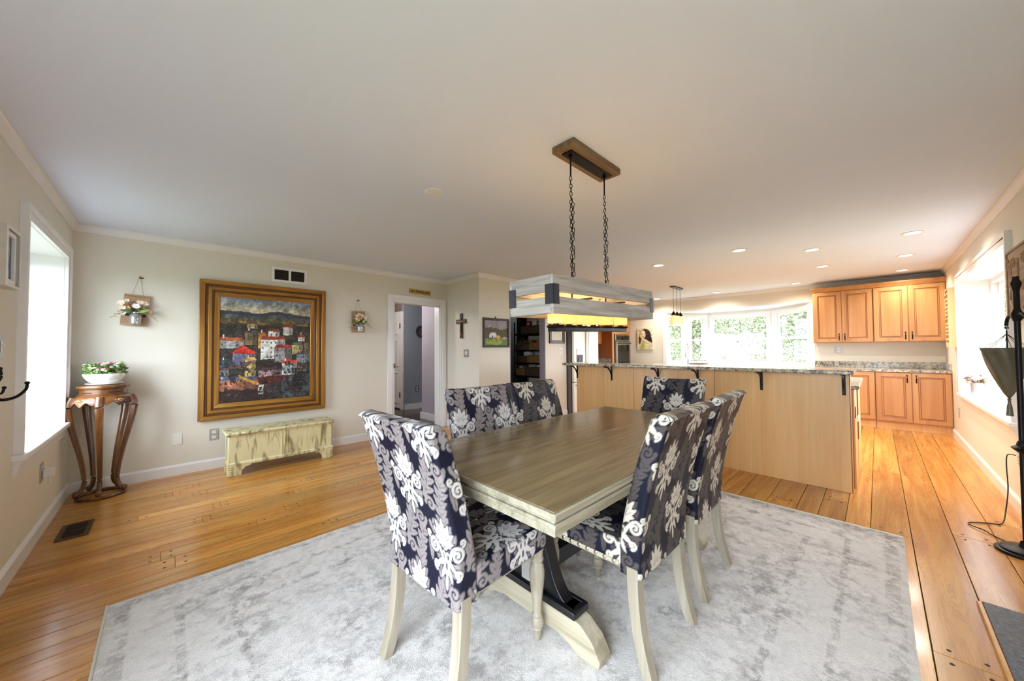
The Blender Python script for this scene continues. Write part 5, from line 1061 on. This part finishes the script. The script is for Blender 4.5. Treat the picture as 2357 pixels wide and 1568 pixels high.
# three small pendants on one plate
pn = thing('pendant_light', 'three amber glass pendants on one dark ceiling plate before the bay', 'light', (7.16*KS, 2.72*KS, H)); pn.scale = (KS,)*3
MB().prism([(-.25, -.03), (-.2, -.05), (.2, -.05), (.25, -.03), (.25, .03), (.2, .05), (-.2, .05), (-.25, .03)], 'z', -.022, 0).build('ceiling_plate', 'dark_plate', pn, bevel=.004)
for k in (-1, 0, 1):
    x = .17*k; z0 = -.50; MB().tube([(x, 0, -.02), (x, 0, z0)], .0035, 6).build('rod', 'bronze', pn); MB().lathe([(.006, z0+.02), (.02, z0), (.038, z0-.035), (.04, z0-.06), (.03, z0-.062)], 16, (x, 0, 0)).build('socket_cap', 'bronze', pn)
    sh = MB().lathe([(.038, z0-.058), (.056, z0-.1), (.064, z0-.16), (.058, z0-.22), (.048, z0-.25), (.045, z0-.248), (.055, z0-.218), (.061, z0-.16), (.053, z0-.1), (.035, z0-.06)], 20, (x, 0, 0), cap=False).build('glass_shade', 'pendant_glass', pn, smooth=50); MB().ell((x, 0, z0-.16), (.022, .022, .03)).build('bulb', 'bulb_glow', sh); lamp('pendant_bulb', pn, (x, 0, z0-.27), PEND_W, (1, .66, .34), .03)
# downlights
DL = [(4.847, 2.081, 'above the bar near the chandelier'), (4.796, 1.105, 'second above the bar'), (5.41, .509, 'above the island end'), (5.361, -.274, 'closest to the right hand window'), (6.624, .515, 'in the middle of the kitchen aisle'), (6.619, -.27, 'between the window light and the cabinet light'), (8.014, .985, 'before the upper cabinet by the bay'), (7.857, -.281, 'before the upper cabinet at the right wall'), (8.076, 2.285, 'above the bay window centre'), (8.09, 3.527, 'beside the chandelier end, farthest over the bay')]
dlm = None
for x, y, w in DL:
    t = thing('recessed_downlight', 'round glowing recessed ceiling light '+w, 'ceiling light', (x, y, H), group='recessed kitchen ceiling lights')
    if dlm is None:
        a = MB().lathe([(.058, -.001), (.082, -.001), (.084, -.004), (.078, -.008), (.060, -.006)], 28, cap=False).build('trim_ring', 'white_trim', t, smooth=50); b = MB().lathe([(.001, -.003), (.059, -.003)], 28, cap=False).build('lens', 'downlight_glow', t); dlm = (a.data, b.data)
    else:
        for nm, me in zip(('trim_ring', 'lens'), dlm): o = bpy.data.objects.new(nm, me); COL.objects.link(o); o.parent = t
    lamp('downlight_bulb', t, (0, 0, -.02), DOWN_W, (1, .92, .80), .05, 160, .9)
cv = thing('ceiling_cover', 'plain round white cover plate on the dining room ceiling', 'ceiling cover', (1.445*KS, 2.317*KS, H)); MB().lathe([(.001, -.010), (.06, -.010), (.070, -.004), (.072, 0)], 32, cap=False).build('disc', 'white_trim', cv, smooth=50)

# ================================================================ pantry rack
rk = thing('pantry_rack', 'black wire shelving rack in the dim pantry', 'shelf', (5.12, 4.645, 0), R(-90)); rw_, rd = .345, .19; ZS = (.32, .74, .99, 1.232, 1.545, 1.72)
for sx_ in (-1, 1):
    for sy_ in (-1, 1): MB().tube([(sx_*rw_, sy_*rd, 0), (sx_*rw_, sy_*rd, 1.78)], .013, 8).build('post', 'black_iron', rk)
for z in ZS[:5]:
    s_ = MB().ring('z', z-.03, z, (-rw_, -rd, rw_, rd), (-rw_+.012, -rd+.012, rw_-.012, rd-.012)).build('shelf_rim', 'black_iron', rk)
    for i in range(10): MB().tube([(-rw_, -rd+.04*i+.02, z-.004), (rw_, -rd+.04*i+.02, z-.004)], .003, 5).build('wire', 'black_iron', s_)
def basket(label, x, y, z, w, d, h, mat, name='storage_basket'):
    t = thing(name, label, 'basket', (5.12+y, 4.645-x, z), R(-90), group='baskets on the pantry rack'); mb = MB(); mb.ring('z', 0, h, (-w/2, -d/2, w/2, d/2), (-w/2+.012, -d/2+.012, w/2-.012, d/2-.012)); mb.box((-w/2+.01, -d/2+.01, 0), (w/2-.01, d/2-.01, .012)); mb.build('basket_wall', mat, t, bevel=.004)
    for k in range(int(h/.022)): MB().ring('z', .006+.022*k, .018+.022*k, (-w/2-.004, -d/2-.004, w/2+.004, d/2+.004), (-w/2+.002, -d/2+.002, w/2-.002, d/2-.002)).build('weave_band', mat, t, bevel=.004)
    return t
basket('dark wide basket on the top pantry shelf', .06, -.02, 1.546, .5, .3, .15, 'wicker_dark'); basket('long low crate basket beside the green plant in the pantry', -.16, -.02, 1.233, .34, .3, .11, 'wicker_dark'); b_ = basket('square tan basket with a handle hole in the pantry', .17, -.03, 1.233, .28, .3, .21, 'wicker'); bx('handle_hole', 'dark_slot', b_, (-.06, -.158, .14), (.06, -.1545, .175))
basket('small dark basket below the plant shelf in the pantry', -.16, -.03, .991, .24, .28, .13, 'wicker_dark'); basket('tan slatted box basket on the middle pantry shelf', .15, -.03, .991, .34, .3, .14, 'wicker'); basket('small tan basket of bags on the lower pantry shelf', -.215, -.03, .741, .22, .28, .13, 'wicker'); basket('wide woven basket on the lower pantry shelf', .115, -.03, .741, .40, .3, .16, 'wicker_dark')
pp = thing('pantry_plant', 'trailing green plant on the pantry rack', 'plant', (5.06, 4.86, 1.342)); rg = random.Random(4); mb = MB()
for i in range(60): a = rg.uniform(0, 2*PI); leaf(mb, (rg.uniform(-.08, .08), rg.uniform(-.08, .05), 0), (math.cos(a), math.sin(a)-.3, rg.uniform(.1, 1.2)), rg.uniform(.08, .2), .014, rg)
MB().lathe([(.04, 0), (.055, .05), (.05, .05), (.036, .006)], 14).build('pot', 'wicker_dark', pp); tag(mb.build('foliage', 'leaf_green', pp, smooth=0), kind='stuff')
jr = random.Random(6)
for lab, x, z, w, h, mt in (('white packet on the middle pantry shelf', -.10, 1.122, .16, .08, 'paper_white'), ('clear bag of food in the low pantry basket', .2, .902, .16, .07, 'jar_glass'), ('brown paper bag in the small pantry basket', -.25, .872, .16, .06, 'crate_wood'), ('red box on the top pantry shelf', -.05, 1.697, .12, .09, 'red_box'), ('white box on the top pantry shelf', .1, 1.697, .1, .11, 'paper_white'), ('dark red box on the top pantry shelf', .23, 1.697, .1, .08, 'red_box')):
    t = thing('food_packet', lab, 'packet', (5.06, 4.645-x, z), R(-90)); mb = MB().prism([(-w/2, 0), (w/2, 0), (w/2*.96, h*.8), (w/2*.7, h), (-w/2*.8, h*.96), (-w/2*.98, h*.7)], 'y', -.05, .05); mb.build('packet', mt, t, bevel=.006); bx('packet_label', 'paper_white', t, (-w*.2, -.052, h*.25), (w*.2, -.0505, h*.6))
for x in (-.18, .18): t = thing('storage_bin', 'grey plastic bin at the foot of the pantry rack, '+('first' if x < 0 else 'second')+' from the opening edge', 'bin', (5.12, 4.645-x, .322)); MB().lathe([(.11, 0), (.14, .26), (.145, .27), (.135, .27), (.105, .01)], 4, M=Matrix.Rotation(PI/4, 4, 'Z')).build('tub', 'zinc', t, smooth=0); bx('lid', 'black_paint', t, (-.11, -.11, .27), (.11, .11, .29), .006)

# ================================================================ right hand wall
sn = thing('word_sign', 'narrow cream word sign on the right wall beside the cabinets', 'sign', (7.36, YR, 1.62))
bx('board', 'sign_cream', sn, (-.15, 0, -.385), (.15, .075, .385), .003); rs = random.Random(12); z = .34
while z > -.35:
    h_ = rs.choice((.014, .02, .011)); x = -.13+rs.uniform(0, .04)
    while x < .08: w = rs.uniform(.03, .08); bx('word', 'sign_letter', sn, (x, .0752, z-h_), (min(x+w, .135), .0775, z+h_)); x += w+.02
    z -= .034+h_*1.3
bd = thing('carved_board', 'brown carved wooden board hung on the right wall by the window', 'sign', (4.17, YR, 1.70))
bx('board', 'old_board', bd, (-.30, .008, -.235), (.30, .035, .235), .004)
for s in (-1, 1):
    mb = MB()
    for (cx, cz, r_) in ((.22, .10, .05), (.12, .13, .045), (.2, -.02, .05), (.1, -.05, .04)):
        mb.tube([(s*(cx+r_*(1-.8*t)*math.cos(t*9)), .037, cz+r_*(1-.8*t)*math.sin(t*9)) for t in np.linspace(0, 1, 26)], .006, 6, up=(0, 1, 0))
    mb.tube([(s*.26, .037, .18), (s*.17, .037, .02), (s*.22, .037, -.12), (s*.1, .037, -.2)], .007, 6, up=(0, 1, 0)); mb.build('carving', 'pallet_wood', bd)
MB().tube([(0, .037, -.2), (0, .037, .15)], .008, 6).build('carving', 'pallet_wood', bd); MB().ring('y', .035, .042, (-.3, -.235, .3, .235), (-.285, -.22, .285, .22)).build('rim_bead', 'old_board', bd)
# dried flowers in a zinc pot on the sill
zp = thing('flower_pot', 'small zinc pot of dried cream and violet flowers on the window sill', 'flower pot', (6.78, -.815, .6745)); zp.scale = (1.1,)*3; rg = random.Random(15)
MB().lathe([(.001, 0), (.052, 0), (.054, .006), (.058, .13), (.061, .135), (.055, .135), (.05, .012), (.001, .01)], 24, cap=False).build('pot', 'zinc', zp, smooth=50); stm = MB(); a_ = {'dried_flower': MB(), 'petal_cream': MB(), 'dried_violet': MB()}
for i in range(110):
    a, q = rg.uniform(0, 2*PI), math.sqrt(rg.random()); c = Vector((.12*q*math.cos(a), .09*q*math.sin(a), .165+.055*(1-q*q)+rg.uniform(-.035, .015))); mt = rg.choice(list(a_)+['petal_cream']); a_[mt].ell(c, (.020, .020, .014), 7, 4); stm.tube([(0, 0, .08), c], .0014, 4)
for k, b_ in a_.items(): tag(b_.build('blossoms', k, zp), kind='stuff')
tag(stm.build('stems', 'dried_flower', zp), kind='stuff')
# floor stand with the hanging umbrella
SX, SY = 3.70, -.595
us = thing('hanging_stand', 'tall black iron floor stand with hooked arms by the right wall', 'stand', (SX, SY, 0))
MB().lathe([(.001, 0), (.118, 0), (.12, .008), (.116, .014), (.098, .018), (.1, .026), (.085, .034), (.03, .04), (.022, .07)], 40, cap=False).build('base', 'black_iron', us, smooth=40)
MB().lathe([(.013, .04), (.013, 1.40)], 14).build('pole', 'black_iron', us); MB().lathe([(.013, .60), (.020, .605), (.040, .625), (.044, .632), (.024, .645), (.018, .67), (.013, .675)], 18).build('collar', 'black_iron', us)
MB().lathe([(.013, 1.395), (.018, 1.40), (.026, 1.425), (.026, 1.445), (.018, 1.46), (.014, 1.475), (.0135, 1.575), (.016, 1.59), (.0235, 1.62), (.024, 1.628), (.015, 1.65), (.013, 1.668), (.001, 1.668)], 6).build('finial', 'black_iron', us, smooth=20)
dirs = [(.62, .78), (-.62, -.2), (-.75, .66)]
UD = Vector((.985, .17, 0)).normalized()
for k, d in enumerate((UD, -UD)): 
    L = .125 if k == 0 else .1
    MB().tube(cat([d*.012+Vector((0, 0, 1.42)), d*(L*.45)+Vector((0, 0, 1.44)), d*(L*.85)+Vector((0, 0, 1.42)), d*L+Vector((0, 0, 1.38)), d*(L*.97)+Vector((0, 0, 1.355))], 6), .009, 8).build('hook_arm', 'black_iron', us)
up_ = UD*.125
um = thing('hanging_umbrella', 'dark metal umbrella hanging upside down from the black stand', 'umbrella', (SX+up_.x, SY+up_.y, 0)); zr, zt_ = 1.235, .925; N = 64; rows = []
for j in range(25):
    t = j/24; rad = .098*(t**.80)*(1+.06*math.sin(t*PI))+.006; z = zt_+(zr-zt_)*t
    rows.append([((rad*(1+.075*t*math.cos(7*(2*PI*k/N)+6.0*t)))*math.cos(2*PI*k/N), (rad*(1+.075*t*math.cos(7*(2*PI*k/N)+6.0*t)))*math.sin(2*PI*k/N), z) for k in range(N)])
mb = MB(); mb.add([p for r_ in rows for p in r_], [(j*N+k, j*N+(k+1) % N, (j+1)*N+(k+1) % N, (j+1)*N+k) for j in range(24) for k in range(N)]); cn = mb.build('canopy', 'verdigris', um, smooth=80); so = cn.modifiers.new('thickness', 'SOLIDIFY'); so.thickness = .003
MB().tube([(0, 0, zt_), (0, 0, 1.345)], .004, 8).build('shaft', 'black_iron', um); MB().tube([(.016*math.cos(t), 0, 1.36+.016*math.sin(t)) for t in [2*PI*i/16 for i in range(16)]], .0022, 6, closed=True, up=(0, 1, 0)).build('hanging_ring', 'plate_steel', um)
for k in range(8): a = 2*PI*k/8; MB().tube([(.107*math.cos(a), .107*math.sin(a), zr), (.045*math.cos(a), .045*math.sin(a), zr+.035), (.004*math.cos(a), .004*math.sin(a), zr+.085)], .0013, 5).build('rib', 'black_iron', um)
MB().lathe([(.004, zt_+.002), (.009, zt_-.004), (.005, zt_-.01), (.010, zt_-.016), (.005, zt_-.022), (.009, zt_-.028), (.006, zt_-.034), (.011, zt_-.06), (.015, zt_-.115), (.015, zt_-.12), (.001, zt_-.12)], 14).build('tassel', 'verdigris', um)
ct = MB().tube(cat([(4.55, YR+.02, .43), (4.52, YR+.06, .432), (4.46, YR+.075, .36), (4.44, YR+.075, .2), (4.36, YR+.1, .06), (4.2, -.58, .008), (4.15, -.52, .006), (4.08, -.43, .006), (4.02, -.42, .007), (3.95, -.47, .012), (3.9, -.50, .006), (3.828, -.55, .005)], 8), .0035, 6).build('black_cord', 'rubber_black'); tag(ct, 'thin black cord looping over the floor from the outlet', 'cord')
he = thing('hearth_slab', 'dark slate hearth slab with a wooden edge strip on the floor', 'hearth', (0, 0, 0)); bx('slab', 'slate', he, (1.5, YR+.018, .0005), (2.835, -.325, .018), .002); bx('edge_strip', 'plank_wood', he, (1.5, -.325, .0005), (2.835, -.307, .015), .003)

# ================================================================ outdoors
tag(MB().box((-40, -40, -.62), (60, 50, -.5)).build('ground', 'lawn', smooth=0), 'pale green lawn outside the windows', kind='structure')
def tree(seed, h, cr_):
    rg = random.Random(seed); t = thing('garden_tree', 'leafy pale green tree outside beyond the bay window', 'tree', group='garden trees beyond the bay window'); mb = MB()
    mb.tube(cat([(0, 0, 0), (.1, .05, h*.3), (-.05, .1, h*.6), (.1, 0, h*.92)], 4), [.22-.016*i for i in range(13)], 8)
    for i in range(9): a = rg.uniform(0, 6.28); z = h*rg.uniform(.3, .8); L = cr_*rg.uniform(.5, .9); mb.tube([(0, 0, z), (math.cos(a)*L*.5, math.sin(a)*L*.5, z+L*.3), (math.cos(a)*L, math.sin(a)*L, z+L*.7)], [.07, .05, .02], 6)
    mb.build('trunk', 'bark', t); V_, F_ = [], []
    for i in range(9000):
        u = np.array([rg.gauss(0, 1) for _ in range(3)]); u /= np.linalg.norm(u); q = rg.random()**.4; c = Vector((u[0]*cr_*q, u[1]*cr_*q, h*.5+u[2]*h*.47*q)); s = rg.uniform(.06, .13); d1 = Vector((rg.gauss(0, 1), rg.gauss(0, 1), rg.gauss(0, 1))).normalized(); d2 = d1.cross(Vector((rg.gauss(0, 1), rg.gauss(0, 1), rg.gauss(0, 1)))).normalized(); o = len(V_)
        V_ += [c-d1*s, c+d2*s*.5, c+d1*s, c-d2*s*.5]; F_.append((o, o+1, o+2, o+3))
    m2 = MB(); m2.add(V_, F_); me = bpy.data.meshes.new('crown'); me.from_pydata([tuple(v) for v in m2.v], [], m2.f); link('crown', me, 'tree_leaf', t, 0); return t
kinds = [tree(1, 7.5, 3.0), tree(2, 9, 3.4)]
for i, (x, y, s, r_) in enumerate(((20, 10.5, 1, 0), (21, 2.2, 1, 40), (29, 17, 1.2, 80), (27.5, 6.4, .6, 120), (32, 11, 1.1, 10), (30.5, 2.4, 1.0, 200), (24.5, -3.2, .9, 300), (38, 14, 1.5, 33), (39, 4.4, 1.5, 77), (14, 7.6, .45, 99), (15.5, 5.4, .22, 20), (14.6, 3.9, .2, 70), (17, 3.1, .24, 130), (15.2, 2.2, .2, 190), (13.6, 1.0, .22, 240), (18.5, 7.4, .28, 300))):
    t = kinds[i] if i < 2 else copy_tree(kinds[i % 2]); t.location = (x, y, -.5); t.rotation_euler = (0, 0, R(r_)); t.scale = (s,)*3
    if s < .5: t.name = 'garden_shrub'; tag(t, 'low pale green leafy shrub outside below the bay panes', 'shrub', 'garden shrubs below the bay window')
po_ = thing('porch_post', 'white square porch post outside the bay window', 'post', (10.6, 3.78, -.5)); bx('shaft', 'outdoor_white', po_, (-.11, -.11, 0), (.11, .11, 3.2), .006); bx('foot_block', 'outdoor_white', po_, (-.14, -.14, 0), (.14, .14, .3), .006)
sh_ = thing('garden_shed', 'low white shed seen through the middle bay pane', 'shed', (23.5, 6.35, -.5)); bx('wall', 'outdoor_white', sh_, (-.8, -.9, 0), (.8, .9, 2.35)); MB().prism([(-1.0, 2.35), (0, 2.6), (1.0, 2.35)], 'x', -.95, .95).build('roof', 'outdoor_white', sh_, smooth=0); bx('door', 'plate_steel', sh_, (-.82, -.3, .1), (-.8, .3, 1.5))
